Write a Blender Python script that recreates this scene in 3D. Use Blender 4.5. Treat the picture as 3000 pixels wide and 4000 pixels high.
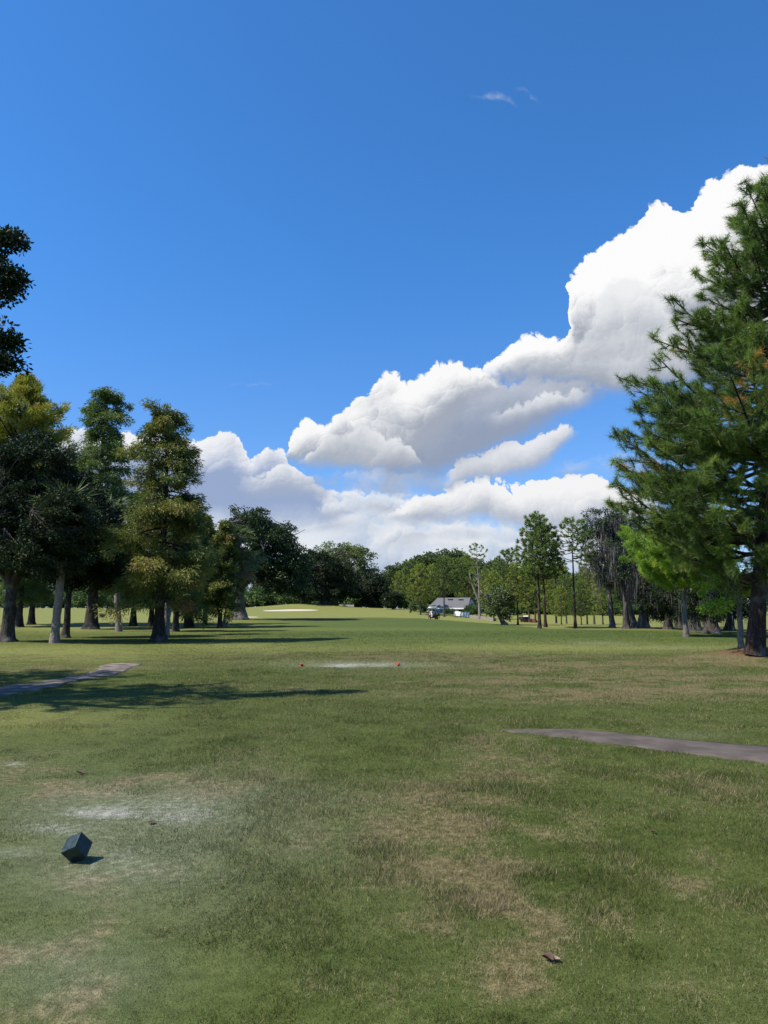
import bpy, bmesh, math, random
import numpy as np
from mathutils import Vector, Matrix
SC = bpy.context.scene
for _o in list(bpy.data.objects):
    bpy.data.objects.remove(_o)
R = math.radians

# ------------------------------------------------------------------ camera
F, HZ, EYE = 2800.0, 2378.0, 1.6          # focal length and horizon row in photograph pixels, eye height
PITCH = math.atan((HZ - 2000.0) / F)
CP, SP = math.cos(PITCH), math.sin(PITCH)
cd = bpy.data.cameras.new('camera')
cam = bpy.data.objects.new('camera', cd)
SC.collection.objects.link(cam)
cd.sensor_fit = 'HORIZONTAL'
cd.sensor_width = 36.0
cd.lens = 36.0 * F / 3000.0
cd.clip_start, cd.clip_end = 0.05, 6000.0
cam.location = (0, 0, EYE)
cam.rotation_euler = (math.pi / 2 + PITCH, 0, 0)
SC.camera = cam

# ------------------------------------------------------------------ sun, exposure, sky
SUN_EL, SUN_AZ = R(52.0), R(252.0)          # azimuth clockwise from +Y
sunv = Vector((math.sin(SUN_AZ) * math.cos(SUN_EL), math.cos(SUN_AZ) * math.cos(SUN_EL), math.sin(SUN_EL)))
sl = bpy.data.lights.new('sun', 'SUN')
sl.energy = 4.8
sl.angle = R(0.55)
sl.color = (1.0, 0.94, 0.84)
so = bpy.data.objects.new('sun', sl)
SC.collection.objects.link(so)
so.rotation_euler = sunv.to_track_quat('Z', 'Y').to_euler()
so.location = (0, 0, 60)
SC.view_settings.view_transform = 'Standard'
SC.view_settings.look = 'None'
SC.view_settings.gamma = 1.0
SC.view_settings.use_curve_mapping = False
SC.view_settings.exposure = 0.62
SC.cycles.max_bounces = 6
SC.cycles.diffuse_bounces = 3
SC.cycles.transmission_bounces = 4
SC.cycles.transparent_max_bounces = 8
SC.cycles.caustics_reflective = False
SC.cycles.caustics_refractive = False


def px_dir(px, py):
    cx, cy = (px - 1500.0) / F, (2000.0 - py) / F
    return np.array([cx, CP - SP * cy, SP + CP * cy])


def px_uv(px, py):
    d = px_dir(px, py)
    return d[0] / d[1], d[2] / d[1]


class NT:
    """small helper that writes node trees"""
    def __init__(s, nt):
        s.t = nt

    def n(s, typ, **kw):
        nd = s.t.nodes.new(typ)
        for k, v in kw.items():
            setattr(nd, k, v)
        return nd

    def put(s, sock, v):
        if v is None:
            return
        if isinstance(v, bpy.types.NodeSocket):
            s.t.links.new(v, sock)
        else:
            sock.default_value = v

    def m(s, op, a, b=None, c=None, clamp=False):
        nd = s.n('ShaderNodeMath', operation=op, use_clamp=clamp)
        for i, v in enumerate((a, b, c)):
            s.put(nd.inputs[i], v)
        return nd.outputs[0]

    def vm(s, op, a, b=None, scale=None):
        nd = s.n('ShaderNodeVectorMath', operation=op)
        s.put(nd.inputs[0], a)
        if b is not None:
            s.put(nd.inputs[1], b)
        if scale is not None:
            s.put(nd.inputs['Scale'], scale)
        return nd.outputs[0]

    def mr(s, v, a, b, c=0.0, d=1.0, smooth=True):
        nd = s.n('ShaderNodeMapRange', interpolation_type='SMOOTHSTEP' if smooth else 'LINEAR', clamp=True)
        for i, x in enumerate((v, a, b, c, d)):
            s.put(nd.inputs[i], x)
        return nd.outputs[0]

    def mix(s, f, a, b, blend='MIX'):
        nd = s.n('ShaderNodeMix', data_type='RGBA', blend_type=blend)
        s.put(nd.inputs[0], f)
        for sock, v in ((nd.inputs[6], a), (nd.inputs[7], b)):
            if isinstance(v, tuple) and len(v) == 3:
                v = (*v, 1.0)
            s.put(sock, v)
        return nd.outputs[2]

    def noise(s, vec, scale, detail=4.0, rough=0.5, lac=2.0):
        nd = s.n('ShaderNodeTexNoise')
        s.put(nd.inputs['Vector'], vec)
        nd.inputs['Scale'].default_value = scale
        nd.inputs['Detail'].default_value = detail
        nd.inputs['Roughness'].default_value = rough
        nd.inputs['Lacunarity'].default_value = lac
        return nd

    def attr(s, name):
        return s.n('ShaderNodeAttribute', attribute_name=name).outputs['Fac']

    def link(s, a, b):
        s.t.links.new(a, b)


world = bpy.data.worlds.new('World')
SC.world = world
world.use_nodes = True
world.node_tree.nodes.clear()


def build_world():
    w = NT(world.node_tree)
    out = w.n('ShaderNodeOutputWorld')
    sky = w.n('ShaderNodeTexSky', sky_type='NISHITA', sun_disc=False, sun_elevation=SUN_EL, sun_rotation=SUN_AZ,
              altitude=0.0, air_density=1.0, dust_density=0.05, ozone_density=2.0)
    bg = w.n('ShaderNodeBackground')
    bg.inputs[1].default_value = 0.10
    geo = w.n('ShaderNodeNewGeometry')
    d = w.vm('SCALE', geo.outputs['Incoming'], scale=-1.0)
    sep = w.n('ShaderNodeSeparateXYZ')
    w.link(d, sep.inputs[0])
    dy = w.m('MAXIMUM', sep.outputs[1], 0.05)
    u = w.m('DIVIDE', sep.outputs[0], dy)
    v = w.m('DIVIDE', sep.outputs[2], dy)
    tint = w.mix(1.0, sky.outputs[0], w.mix(w.mr(sep.outputs[2], 0.0, 0.5), SKY_LOW, SKY_TINT), 'MULTIPLY')
    w.put(bg.inputs[0], tint)
    front = w.mr(sep.outputs[1], 0.3, 0.5)
    cmb = w.n('ShaderNodeCombineXYZ')
    w.link(u, cmb.inputs[0])
    w.link(v, cmb.inputs[1])
    uv = cmb.outputs[0]
    SX = F                                     # one unit of u is F photograph pixels
    # two scales of warp
    wa = w.noise(uv, 9.0, 5.0, 0.55)
    wb = w.noise(uv, 46.0, 4.0, 0.6)
    off = w.vm('ADD', w.vm('SCALE', w.vm('SUBTRACT', wa.outputs['Color'], (0.5, 0.5, 0.5)), scale=0.045),
               w.vm('SCALE', w.vm('SUBTRACT', wb.outputs['Color'], (0.5, 0.5, 0.5)), scale=0.012))
    # cauliflower relief: rounded cells of several sizes; the side of each puff that faces the sun is the lit one
    wuv = w.vm('ADD', uv, w.vm('SCALE', off, scale=1.5))
    b0, relief = None, None
    for sc_, am, rl, sm in ((7.0, 0.9, 1.0, True), (15.0, 1.0, 0.66, True), (34.0, 1.0, 0.34, False), (78.0, 0.75, 0.22, False), (170.0, 0.40, 0.12, False)):
        vo = w.n('ShaderNodeTexVoronoi', voronoi_dimensions='2D', feature='SMOOTH_F1' if sm else 'F1')
        w.put(vo.inputs['Vector'], wuv)
        vo.inputs['Scale'].default_value = sc_
        if sm:
            vo.inputs['Smoothness'].default_value = 0.6
        dd = vo.outputs['Distance']
        t = w.m('MULTIPLY', w.m('SUBTRACT', 0.5, w.m('MULTIPLY', dd, dd)), am)
        b0 = t if b0 is None else w.m('ADD', b0, t)
        dn = w.n('ShaderNodeVectorMath', operation='DOT_PRODUCT')
        w.put(dn.inputs[0], w.vm('SUBTRACT', wuv, vo.outputs['Position']))
        dn.inputs[1].default_value = (-0.62 * sc_, 0.78 * sc_, 0.0)
        t = w.m('MULTIPLY', dn.outputs['Value'], -rl)
        relief = t if relief is None else w.m('ADD', relief, t)
    pv = w.vm('ADD', uv, off)
    sp = w.n('ShaderNodeSeparateXYZ')
    w.link(pv, sp.inputs[0])
    pu, pvv = sp.outputs[0], sp.outputs[1]
    wob = w.m('SUBTRACT', wa.outputs['Fac'], 0.5)
    fine = w.m('SUBTRACT', wb.outputs['Fac'], 0.5)
    U0, U1, V0, V1 = -0.65, 0.65, -0.02, 0.75
    un = w.m('DIVIDE', w.m('SUBTRACT', pu, U0), U1 - U0)

    def curve(pts):
        fc = w.n('ShaderNodeFloatCurve')
        w.link(un, fc.inputs['Value'])
        cv = fc.mapping.curves[0]
        q = []
        for x, y in pts:
            a, b = px_uv(x, y)
            q.append(((a - U0) / (U1 - U0), (b - V0) / (V1 - V0)))
        q.sort()
        q = [(0.0, q[0][1])] + q + [(1.0, q[-1][1])] if q[0][0] > 0 else q
        cv.points[0].location = q[0]
        cv.points[1].location = q[-1]
        for a in q[1:-1]:
            cv.points.new(*a)
        for p_ in cv.points:
            p_.handle_type = 'VECTOR'
        fc.mapping.update()
        return w.m('MULTIPLY_ADD', fc.outputs[0], V1 - V0, V0)

    col, alpha = None, None
    for L in CLOUDS:
        top, bot = curve(L['top']), curve(L['bot'])
        soft, softb = L.get('soft', 10) / SX, L.get('softb', 60) / SX
        t = w.m('SUBTRACT', top, pvv)
        t = w.m('ADD', t, w.m('MULTIPLY', b0, L.get('bil', 22) * BIL / SX))
        t = w.m('SUBTRACT', t, L.get('bil', 22) * BIL * 0.95 / SX)
        bb = w.m('SUBTRACT', pvv, bot)
        bb = w.m('ADD', bb, w.m('MULTIPLY', wob, L.get('ragb', 120) / SX))
        a = w.m('MULTIPLY', w.mr(t, 0.0, soft), w.mr(bb, -softb * 0.4, softb))
        x0, x1 = (px_uv(L['x'][0], 1800)[0], px_uv(L['x'][1], 1800)[0])
        ex = L.get('xs', 60) / SX
        a = w.m('MULTIPLY', a, w.m('MULTIPLY', w.mr(pu, x0 - ex, x0 + ex), w.mr(pu, x1 - ex, x1 + ex, 1.0, 0.0)))
        wisp = L.get('wisp', 0.0)
        if wisp:
            a = w.m('MULTIPLY', a, w.mr(w.m('ADD', wob, w.m('MULTIPLY', fine, 0.35)), -0.22 * (1 - wisp) - 0.05, 0.16 + 0.1 * wisp))
        a = w.m('MULTIPLY', a, L.get('op', 1.0))
        thick = w.m('MAXIMUM', w.m('SUBTRACT', top, bot), 0.006)
        h = w.m('DIVIDE', w.m('SUBTRACT', pvv, bot), thick)
        sh = w.m('ADD', h, w.m('MULTIPLY', wob, L.get('shn', 0.5)))
        sh = w.m('SUBTRACT', sh, w.m('MULTIPLY', relief, L.get('rel', 0.3) * REL))
        sh = w.mr(sh, L.get('h0', 0.0) + 0.10, L.get('h1', 0.8) + 0.10)
        c = w.mix(sh, tuple(q * 0.86 for q in L.get('dark', (0.36, 0.41, 0.50))), L.get('lite', (0.93, 0.93, 0.94)))
        if col is None:
            col, alpha = c, a
        else:
            # "over" in premultiplied terms
            na = w.m('SUBTRACT', 1.0, w.m('MULTIPLY', w.m('SUBTRACT', 1.0, alpha), w.m('SUBTRACT', 1.0, a)))
            f = w.m('DIVIDE', a, w.m('MAXIMUM', na, 0.0001), clamp=True)
            col = w.mix(f, col, c)
            alpha = na
    alpha = w.m('MULTIPLY', alpha, front)
    cb = w.n('ShaderNodeBackground')
    w.link(col, cb.inputs[0])
    cb.inputs[1].default_value = CLOUD_GAIN
    mx = w.n('ShaderNodeMixShader')
    w.link(alpha, mx.inputs[0])
    w.link(bg.outputs[0], mx.inputs[1])
    w.link(cb.outputs[0], mx.inputs[2])
    # the clouds fill one part of the sky only; elsewhere their nodes need not run
    lim = w.m('MULTIPLY_ADD', w.m('MAXIMUM', w.m('ADD', u, 0.06), 0.0), 0.78, 0.335)
    box = w.m('MULTIPLY', w.m('LESS_THAN', v, lim), w.m('GREATER_THAN', sep.outputs[1], 0.3))
    scrap = w.m('MULTIPLY', w.m('LESS_THAN', w.m('ABSOLUTE', w.m('SUBTRACT', u, 0.19)), 0.09), w.m('LESS_THAN', w.m('ABSOLUTE', w.m('SUBTRACT', v, px_uv(1960, 365)[1])), 0.035))
    box = w.m('MAXIMUM', box, w.m('MULTIPLY', scrap, w.m('GREATER_THAN', sep.outputs[1], 0.3)))
    mo = w.n('ShaderNodeMixShader')
    w.link(box, mo.inputs[0])
    w.link(bg.outputs[0], mo.inputs[1])
    w.link(mx.outputs[0], mo.inputs[2])
    w.link(mo.outputs[0], out.inputs[0])
    world.cycles.sampling_method = 'MANUAL'
    world.cycles.sample_map_resolution = 512


SKY_TINT = (0.37, 0.86, 1.32)
SKY_LOW = (0.56, 0.72, 1.02)
CLOUD_GAIN = 0.655
BIL, REL = 1.6, 0.85
CLOUDS = [
    # low far streaks near the tree line
    dict(x=(150, 2800), top=[(150, 1930), (900, 1900), (1200, 1870), (1500, 1885), (1800, 1960), (2100, 1990), (2500, 2010), (2800, 1990)],
         bot=[(150, 2420), (2800, 2420)], soft=160, softb=30, op=0.94, h0=-0.6, h1=0.8, shn=2.2, dark=(0.40, 0.52, 0.74), lite=(0.66, 0.73, 0.83), bil=40, rel=0.5),
    dict(x=(500, 2700), top=[(500, 2060), (900, 2030), (1200, 2050), (1500, 2010), (1800, 2040), (2200, 2060), (2700, 2050)],
         bot=[(500, 2330), (2700, 2330)], soft=60, softb=60, op=0.85, wisp=0.08, h0=-0.5, h1=0.9, shn=1.5, dark=(0.40, 0.49, 0.66), lite=(0.80, 0.83, 0.87), bil=40, rel=0.5),
    dict(x=(1380, 2330), top=[(1380, 2160), (1480, 2085), (1540, 2070), (1640, 2085), (1800, 2100), (2000, 2130), (2330, 2150)],
         bot=[(1380, 2170), (1500, 2150), (1800, 2140), (2330, 2200)], soft=16, softb=30, op=0.8, wisp=0.3, h0=-0.3, h1=0.7, lite=(0.86, 0.87, 0.89), dark=(0.47, 0.55, 0.68), ragb=60),
    dict(x=(960, 1500), top=[(960, 2000), (1030, 1900), (1090, 1890), (1180, 1930), (1300, 2000), (1500, 2050)],
         bot=[(960, 2090), (1150, 2080), (1500, 2100)], soft=22, softb=40, op=0.85, wisp=0.15, h0=-0.2, h1=0.9, dark=(0.45, 0.53, 0.67), lite=(0.84, 0.86, 0.89)),
    dict(x=(1180, 1660), top=[(1180, 2080), (1260, 2040), (1330, 2020), (1450, 1975), (1560, 1980), (1660, 2030)],
         bot=[(1180, 2090), (1400, 2060), (1660, 2060)], soft=18, softb=30, op=0.9, wisp=0.2, h0=-0.3, h1=0.7, lite=(0.88, 0.88, 0.90), dark=(0.45, 0.53, 0.67), ragb=50),
    # left cumulus behind the cypresses
    dict(x=(120, 1330), top=[(120, 1740), (210, 1705), (300, 1690), (470, 1690), (560, 1680), (700, 1695), (850, 1692), (905, 1698), (930, 1745), (965, 1790), (985, 1800),
                             (1020, 1768), (1075, 1752), (1110, 1765), (1140, 1830), (1200, 1880), (1330, 1960)],
         bot=[(120, 2060), (800, 2050), (1000, 2060), (1330, 2080)], soft=12, softb=90, h0=0.50, h1=1.02, dark=(0.36, 0.46, 0.70), lite=(0.90, 0.91, 0.93), wisp=0.0, bil=26, rel=0.22),
    dict(x=(980, 1420), top=[(980, 1880), (1050, 1830), (1120, 1815), (1200, 1850), (1300, 1905), (1420, 1930)], bot=[(980, 1960), (1200, 1960), (1420, 1980)],
         soft=24, softb=50, op=0.9, h0=0.0, h1=1.0, dark=(0.42, 0.50, 0.66), lite=(0.88, 0.89, 0.91), bil=26, rel=0.4, ragb=60),
    dict(x=(1240, 1820), top=[(1240, 1990), (1340, 1950), (1450, 1930), (1560, 1945), (1680, 1970), (1820, 2010)], bot=[(1240, 2040), (1500, 2020), (1820, 2050)],
         soft=24, softb=40, op=0.9, wisp=0.1, h0=0.0, h1=1.1, dark=(0.42, 0.49, 0.63), lite=(0.84, 0.86, 0.89), bil=26, rel=0.4, ragb=60),
    dict(x=(1500, 2300), top=[(1500, 2110), (1600, 2060), (1750, 2040), (1900, 2062), (2050, 2070), (2300, 2090)], bot=[(1500, 2130), (1800, 2110), (2300, 2150)],
         soft=24, softb=40, op=0.9, wisp=0.15, h0=0.0, h1=1.0, dark=(0.44, 0.52, 0.66), lite=(0.86, 0.87, 0.90), bil=26, rel=0.4, ragb=60),
    # right bank above the tree line
    dict(x=(1530, 2560), top=[(1530, 2020), (1580, 1985), (1640, 1940), (1740, 1915), (1800, 1880), (1880, 1852), (1930, 1850), (1985, 1885), (2060, 1880), (2130, 1875), (2230, 1880),
                              (2300, 1872), (2360, 1890), (2430, 1915), (2560, 1930)],
         bot=[(1530, 2040), (1700, 2045), (1900, 2060), (2100, 2080), (2560, 2080)], soft=12, softb=50, h0=-0.1, h1=0.75, dark=(0.46, 0.52, 0.64), lite=(0.90, 0.90, 0.91), bil=24, rel=0.25),
    # flat grey shelf under the middle cloud
    dict(x=(1130, 1930), top=[(1130, 1850), (1300, 1830), (1500, 1838), (1700, 1840), (1930, 1880)],
         bot=[(1130, 1920), (1400, 1925), (1700, 1930), (1930, 1910)], soft=30, softb=40, op=0.8, wisp=0.1, h0=0.0, h1=1.3, dark=(0.43, 0.49, 0.61), lite=(0.72, 0.75, 0.80)),
    dict(x=(2200, 2560), top=[(2200, 1815), (2300, 1790), (2560, 1790)], bot=[(2200, 1860), (2560, 1870)], soft=40, softb=30, op=0.5, wisp=0.2, h0=-0.2, h1=1.2, dark=(0.45, 0.52, 0.64), lite=(0.7, 0.73, 0.8)),
    # slanting shelf on the right of the middle cloud
    dict(x=(1740, 2240), xs=25, top=[(1740, 1850), (1780, 1800), (1830, 1775), (1880, 1740), (1960, 1725), (2060, 1705), (2140, 1680), (2190, 1670), (2240, 1672)],
         bot=[(1740, 1930), (1860, 1900), (2000, 1850), (2140, 1800), (2240, 1710)], soft=16, softb=50, h0=-0.1, h1=1.1, dark=(0.42, 0.48, 0.60), lite=(0.86, 0.87, 0.90), bil=26, rel=0.2),
    # the middle cloud: dark right-hand base, then the bright towers
    dict(x=(1500, 2420), xs=40, top=[(1500, 1640), (1800, 1455), (2000, 1470), (2200, 1490), (2330, 1510), (2420, 1520)],
         bot=[(1500, 1880), (1700, 1880), (1850, 1800), (2000, 1730), (2150, 1670), (2300, 1590), (2420, 1530)], soft=40, softb=80, h0=0.06, h1=1.4, dark=(0.34, 0.40, 0.53), lite=(0.70, 0.73, 0.79), bil=30, rel=0.2, op=0.97),
    dict(x=(1950, 2290), xs=50, top=[(1950, 1590), (2050, 1560), (2150, 1540), (2290, 1535)], bot=[(1950, 1640), (2290, 1600)], soft=22, softb=50, h0=-0.2, h1=1.0, dark=(0.5, 0.55, 0.65), lite=(0.82, 0.84, 0.87), op=0.85),
    dict(x=(1125, 1960), xs=12, top=[(1125, 1770), (1140, 1700), (1165, 1652), (1205, 1630), (1235, 1650), (1262, 1690), (1300, 1640), (1345, 1595), (1400, 1560), (1432, 1540), (1450, 1500), (1485, 1468),
                                     (1530, 1450), (1565, 1462), (1600, 1488), (1645, 1466), (1700, 1425), (1735, 1432), (1790, 1412), (1830, 1430), (1880, 1420), (1910, 1445), (1960, 1500)],
         bot=[(1125, 1810), (1250, 1820), (1450, 1840), (1600, 1800), (1750, 1690), (1850, 1560), (1960, 1500)], soft=16, softb=70, h0=0.06, h1=0.80, shn=0.9, dark=(0.42, 0.47, 0.57), lite=(0.95, 0.95, 0.95), bil=24, rel=0.34, ragb=70),
    dict(x=(1170, 1640), xs=30, top=[(1170, 1800), (1210, 1765), (1280, 1720), (1340, 1690), (1400, 1668), (1450, 1680), (1490, 1712), (1560, 1722), (1640, 1790)],
         bot=[(1170, 1815), (1400, 1830), (1640, 1825)], soft=26, softb=40, h0=-0.05, h1=1.1, dark=(0.45, 0.50, 0.59), lite=(0.84, 0.85, 0.87), bil=24, rel=0.25, op=0.9, ragb=50),
    # the great tower at the right
    dict(x=(1880, 3200), xs=20, top=[(1880, 1465), (1900, 1430), (1950, 1395), (2000, 1350), (2060, 1318), (2120, 1305), (2180, 1300), (2205, 1270), (2208, 1100), (2225, 1062), (2262, 1030),
                                     (2300, 985), (2350, 962), (2420, 925), (2480, 885), (2500, 840), (2530, 808), (2575, 792), (2618, 800), (2640, 830), (2675, 838), (2715, 800), (2745, 745),
                                     (2800, 700), (2860, 680), (2930, 664), (3000, 662), (3200, 640)],
         bot=[(1880, 1470), (2000, 1480), (2200, 1510), (2400, 1545), (2600, 1510), (3200, 1500)], soft=13, softb=80, h0=0.02, h1=0.66, dark=(0.40, 0.44, 0.53), lite=(0.97, 0.97, 0.97), bil=20, rel=0.34, shn=0.7, ragb=60),
    dict(x=(2230, 2700), xs=40, top=[(2230, 1330), (2290, 1230), (2340, 1140), (2400, 1075), (2470, 1070), (2530, 1110), (2600, 1190), (2700, 1300)],
         bot=[(2230, 1480), (2700, 1500)], soft=50, softb=60, h0=-0.1, h1=1.0, dark=(0.46, 0.50, 0.58), lite=(0.83, 0.85, 0.87), bil=22, rel=0.2, op=0.8),
    dict(x=(1960, 2560), xs=90, top=[(1960, 1420), (2100, 1390), (2300, 1380), (2560, 1360)], bot=[(1960, 1480), (2300, 1530), (2560, 1520)], soft=60, softb=60, h0=-0.1, h1=1.2, dark=(0.40, 0.45, 0.54), lite=(0.72, 0.75, 0.79), op=0.75),
    # a scrap high up
    dict(x=(1890, 2040), xs=30, top=[(1890, 368), (1960, 350), (2040, 352)], bot=[(1890, 385), (1960, 390), (2040, 372)], soft=30, softb=20, op=0.55, wisp=0.5, h0=-1, h1=0.3, ragb=30, bil=14),
    dict(x=(2050, 2150), xs=25, top=[(2050, 345), (2150, 343)], bot=[(2050, 360), (2150, 358)], soft=20, softb=14, op=0.3, wisp=0.5, h0=-1, h1=0.3, ragb=20, bil=10),
    dict(x=(850, 1050), xs=60, top=[(850, 1490), (1050, 1485)], bot=[(850, 1500), (1050, 1497)], soft=20, softb=14, op=0.16, wisp=0.4, h0=-1, h1=0.3, ragb=14, bil=10),
]
build_world()

# ------------------------------------------------------------------ numbers: noise, terrain, projection
rng = np.random.default_rng(7)


def _hash(ix, iy, s):
    h = (ix.astype(np.int64) * 374761393 + iy.astype(np.int64) * 668265263 + s * 982451653) & 0xffffffff
    h = ((h ^ (h >> 13)) * 1274126177) & 0xffffffff
    h = h ^ (h >> 16)
    return (h & 0xffff) / 65535.0


def vnoise(x, y, s=0):
    ix, iy = np.floor(x), np.floor(y)
    fx, fy = x - ix, y - iy
    fx, fy = fx * fx * (3 - 2 * fx), fy * fy * (3 - 2 * fy)
    a, b = _hash(ix, iy, s), _hash(ix + 1, iy, s)
    c, d = _hash(ix, iy + 1, s), _hash(ix + 1, iy + 1, s)
    return (a * (1 - fx) + b * fx) * (1 - fy) + (c * (1 - fx) + d * fx) * fy


def fbm(x, y, s=0, o=4, g=0.5):
    t, a, n = 0.0, 1.0, 0.0
    for i in range(o):
        t = t + a * vnoise(x * 2 ** i + 17.3 * i, y * 2 ** i - 9.1 * i, s + i)
        n += a
        a *= g
    return t / n


def sst(x, a, b):
    t = np.clip((x - a) / (b - a), 0, 1)
    return t * t * (3 - 2 * t)


def terrain(x, y):
    x, y = np.asarray(x, float), np.asarray(y, float)
    z = 0.55 * np.exp(-((y - 82) / 20) ** 2) * (1 - sst(x, 2, 30)) * sst(x, -60, -25)
    z = z + 1.35 * sst(y, 108, 156) * (1 - sst(x, 0, 34)) + 0.35 * sst(y, 98, 150)
    z = z - 0.75 * np.exp(-((x - 24) / 15) ** 2 - ((y - 102) / 20) ** 2)
    z = z + 0.10 * sst(y, 20.2, 21.2) * (1 - sst(y, 25.5, 28)) * sst(x, -3.9, -3.0) * (1 - sst(x, 1.4, 2.4))
    far = sst(y, 14, 40)
    z = z + far * 0.22 * (fbm(x / 22, y / 14, 3, 3) - 0.5)
    z = z + 0.30 * np.exp(-(((x - 12.9) / 1.7) ** 2 + ((y - 24.9) / 1.5) ** 2))          # root mound of the big pine
    z = z + 1.1 * np.exp(-(((x + 17) / 10) ** 2 + ((y - 158) / 6) ** 2))                  # bank behind the bunker
    return z


def project(x, y, z):
    """photograph pixel of world points"""
    zz = np.asarray(z) - EYE
    dep = CP * y + SP * zz
    upv = -SP * y + CP * zz
    dep = np.maximum(dep, 0.05)
    return 1500 + F * np.asarray(x) / dep, 2000 - F * upv / dep


def ground_at(px, py, far=400.0):
    d = px_dir(px, py)
    t = 1.0
    ys = np.concatenate([np.arange(2.0, 40, 0.02), np.arange(40, far, 0.1)])
    X, Z = d[0] / d[1] * ys, EYE + d[2] / d[1] * ys
    below = np.nonzero(Z <= terrain(X, ys))[0]
    i = below[0] if len(below) else len(ys) - 1
    return Vector((float(X[i]), float(ys[i]), float(terrain(X[i], ys[i]))))


def at(px, py, dist):
    d = px_dir(px, py)
    return Vector((float(d[0] / d[1] * dist), float(dist), float(EYE + d[2] / d[1] * dist)))


# ------------------------------------------------------------------ objects
COL = SC.collection


def thing(name, label, cat, loc=(0, 0, 0), rotz=0.0, group=None, scale=1.0):
    o = bpy.data.objects.new(name, None)
    o.empty_display_size = 0.3
    COL.objects.link(o)
    o.location = loc
    o.rotation_euler = (0, 0, rotz)
    o.scale = (scale,) * 3 if not isinstance(scale, tuple) else scale
    tag(o, label, cat, group)
    return o


def tag(o, label, cat, group=None, kind=None):
    if label:
        o['label'] = label
    if cat:
        o['category'] = cat
    if group:
        o['group'] = group
    if kind:
        o['kind'] = kind
    return o


def mesh_obj(name, me, mat, parent=None, loc=None):
    o = bpy.data.objects.new(name, me)
    COL.objects.link(o)
    if mat is not None and not me.materials:
        me.materials.append(mat)
    if parent is not None:
        o.parent = parent
    if loc is not None:
        o.location = loc
    return o


def np_mesh(name, V, Fc, attrs=None, smooth=False):
    """V (n,3); Fc list of index arrays (k,3) or (k,4)"""
    me = bpy.data.meshes.new(name)
    V = np.asarray(V, np.float32)
    if not isinstance(Fc, list):
        Fc = [Fc]
    Fc = [np.asarray(f, np.int32) for f in Fc if len(f)]
    me.vertices.add(len(V))
    me.vertices.foreach_set('co', V.ravel())
    idx = np.concatenate([f.ravel() for f in Fc])
    tot = np.concatenate([np.full(len(f), f.shape[1], np.int32) for f in Fc])
    st = np.concatenate([[0], np.cumsum(tot)[:-1]]).astype(np.int32)
    me.loops.add(len(idx))
    me.loops.foreach_set('vertex_index', idx)
    me.polygons.add(len(tot))
    me.polygons.foreach_set('loop_start', st)
    me.polygons.foreach_set('loop_total', tot)
    if smooth:
        me.polygons.foreach_set('use_smooth', np.ones(len(tot), bool))
    me.update(calc_edges=True)
    for k, a in (attrs or {}).items():
        at_ = me.attributes.new(k, 'FLOAT', 'POINT')
        at_.data.foreach_set('value', np.asarray(a, np.float32))
    return me


class Geo:
    """collects numpy pieces for one mesh"""
    def __init__(s):
        s.v, s.q, s.t, s.a, s.n = [], [], [], [], 0

    def add(s, V, quads=None, tris=None, a=0.0):
        V = np.asarray(V, float).reshape(-1, 3)
        s.v.append(V)
        if quads is not None and len(quads):
            s.q.append(np.asarray(quads) + s.n)
        if tris is not None and len(tris):
            s.t.append(np.asarray(tris) + s.n)
        s.a.append(np.broadcast_to(np.asarray(a, float), (len(V),)))
        s.n += len(V)

    def tube(s, P, rad, sides=8, a=0.0, cap=True, lump=0.0, seed=0):
        P = np.asarray(P, float)
        rad = np.broadcast_to(np.asarray(rad, float), (len(P),))
        T = np.gradient(P, axis=0)
        T /= np.linalg.norm(T, axis=1, keepdims=True) + 1e-9
        ref = np.array([0.0, 0, 1]) if abs(T[:, 2]).mean() < 0.8 else np.array([1.0, 0, 0])
        A = np.cross(T, ref)
        A /= np.linalg.norm(A, axis=1, keepdims=True) + 1e-9
        B = np.cross(T, A)
        th = np.linspace(0, 2 * math.pi, sides, endpoint=False)
        rr = rad[:, None] * np.ones(sides)[None]
        if lump:
            r2 = np.random.default_rng(seed)
            rr = rr * (1 + lump * (r2.random(rr.shape) - 0.5))
        V = P[:, None] + rr[..., None] * (np.cos(th)[None, :, None] * A[:, None] + np.sin(th)[None, :, None] * B[:, None])
        n = len(P)
        i = np.arange(n - 1)[:, None] * sides
        j = np.arange(sides)[None]
        k = (j + 1) % sides
        Q = np.stack([i + j, i + k, i + sides + k, i + sides + j], -1).reshape(-1, 4)
        V = V.reshape(-1, 3)
        tr = None
        if cap:
            V = np.concatenate([V, P[-1:] + T[-1:] * rad[-1] * 0.6])
            e = (n - 1) * sides
            tr = np.stack([e + np.arange(sides), e + (np.arange(sides) + 1) % sides, np.full(sides, n * sides)], -1)
        s.add(V, Q, tr, a)

    def box(s, c, sz, rot=None, a=0.0):
        c, sz = np.asarray(c, float), np.asarray(sz, float) / 2
        V = np.array([[x, y, z] for z in (-1, 1) for y in (-1, 1) for x in (-1, 1)]) * sz
        if rot is not None:
            V = V @ np.array(rot).T
        s.add(V + c, [[0, 2, 3, 1], [4, 5, 7, 6], [0, 1, 5, 4], [2, 6, 7, 3], [0, 4, 6, 2], [1, 3, 7, 5]], a=a)

    def mesh(s, name, smooth=False, attr='tint'):
        Fc = []
        if s.q:
            Fc.append(np.concatenate(s.q))
        if s.t:
            Fc.append(np.concatenate(s.t))
        return np_mesh(name, np.concatenate(s.v), Fc, {attr: np.concatenate(s.a)}, smooth)


def unit(v):
    return v / (np.linalg.norm(v, axis=-1, keepdims=True) + 1e-9)


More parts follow.
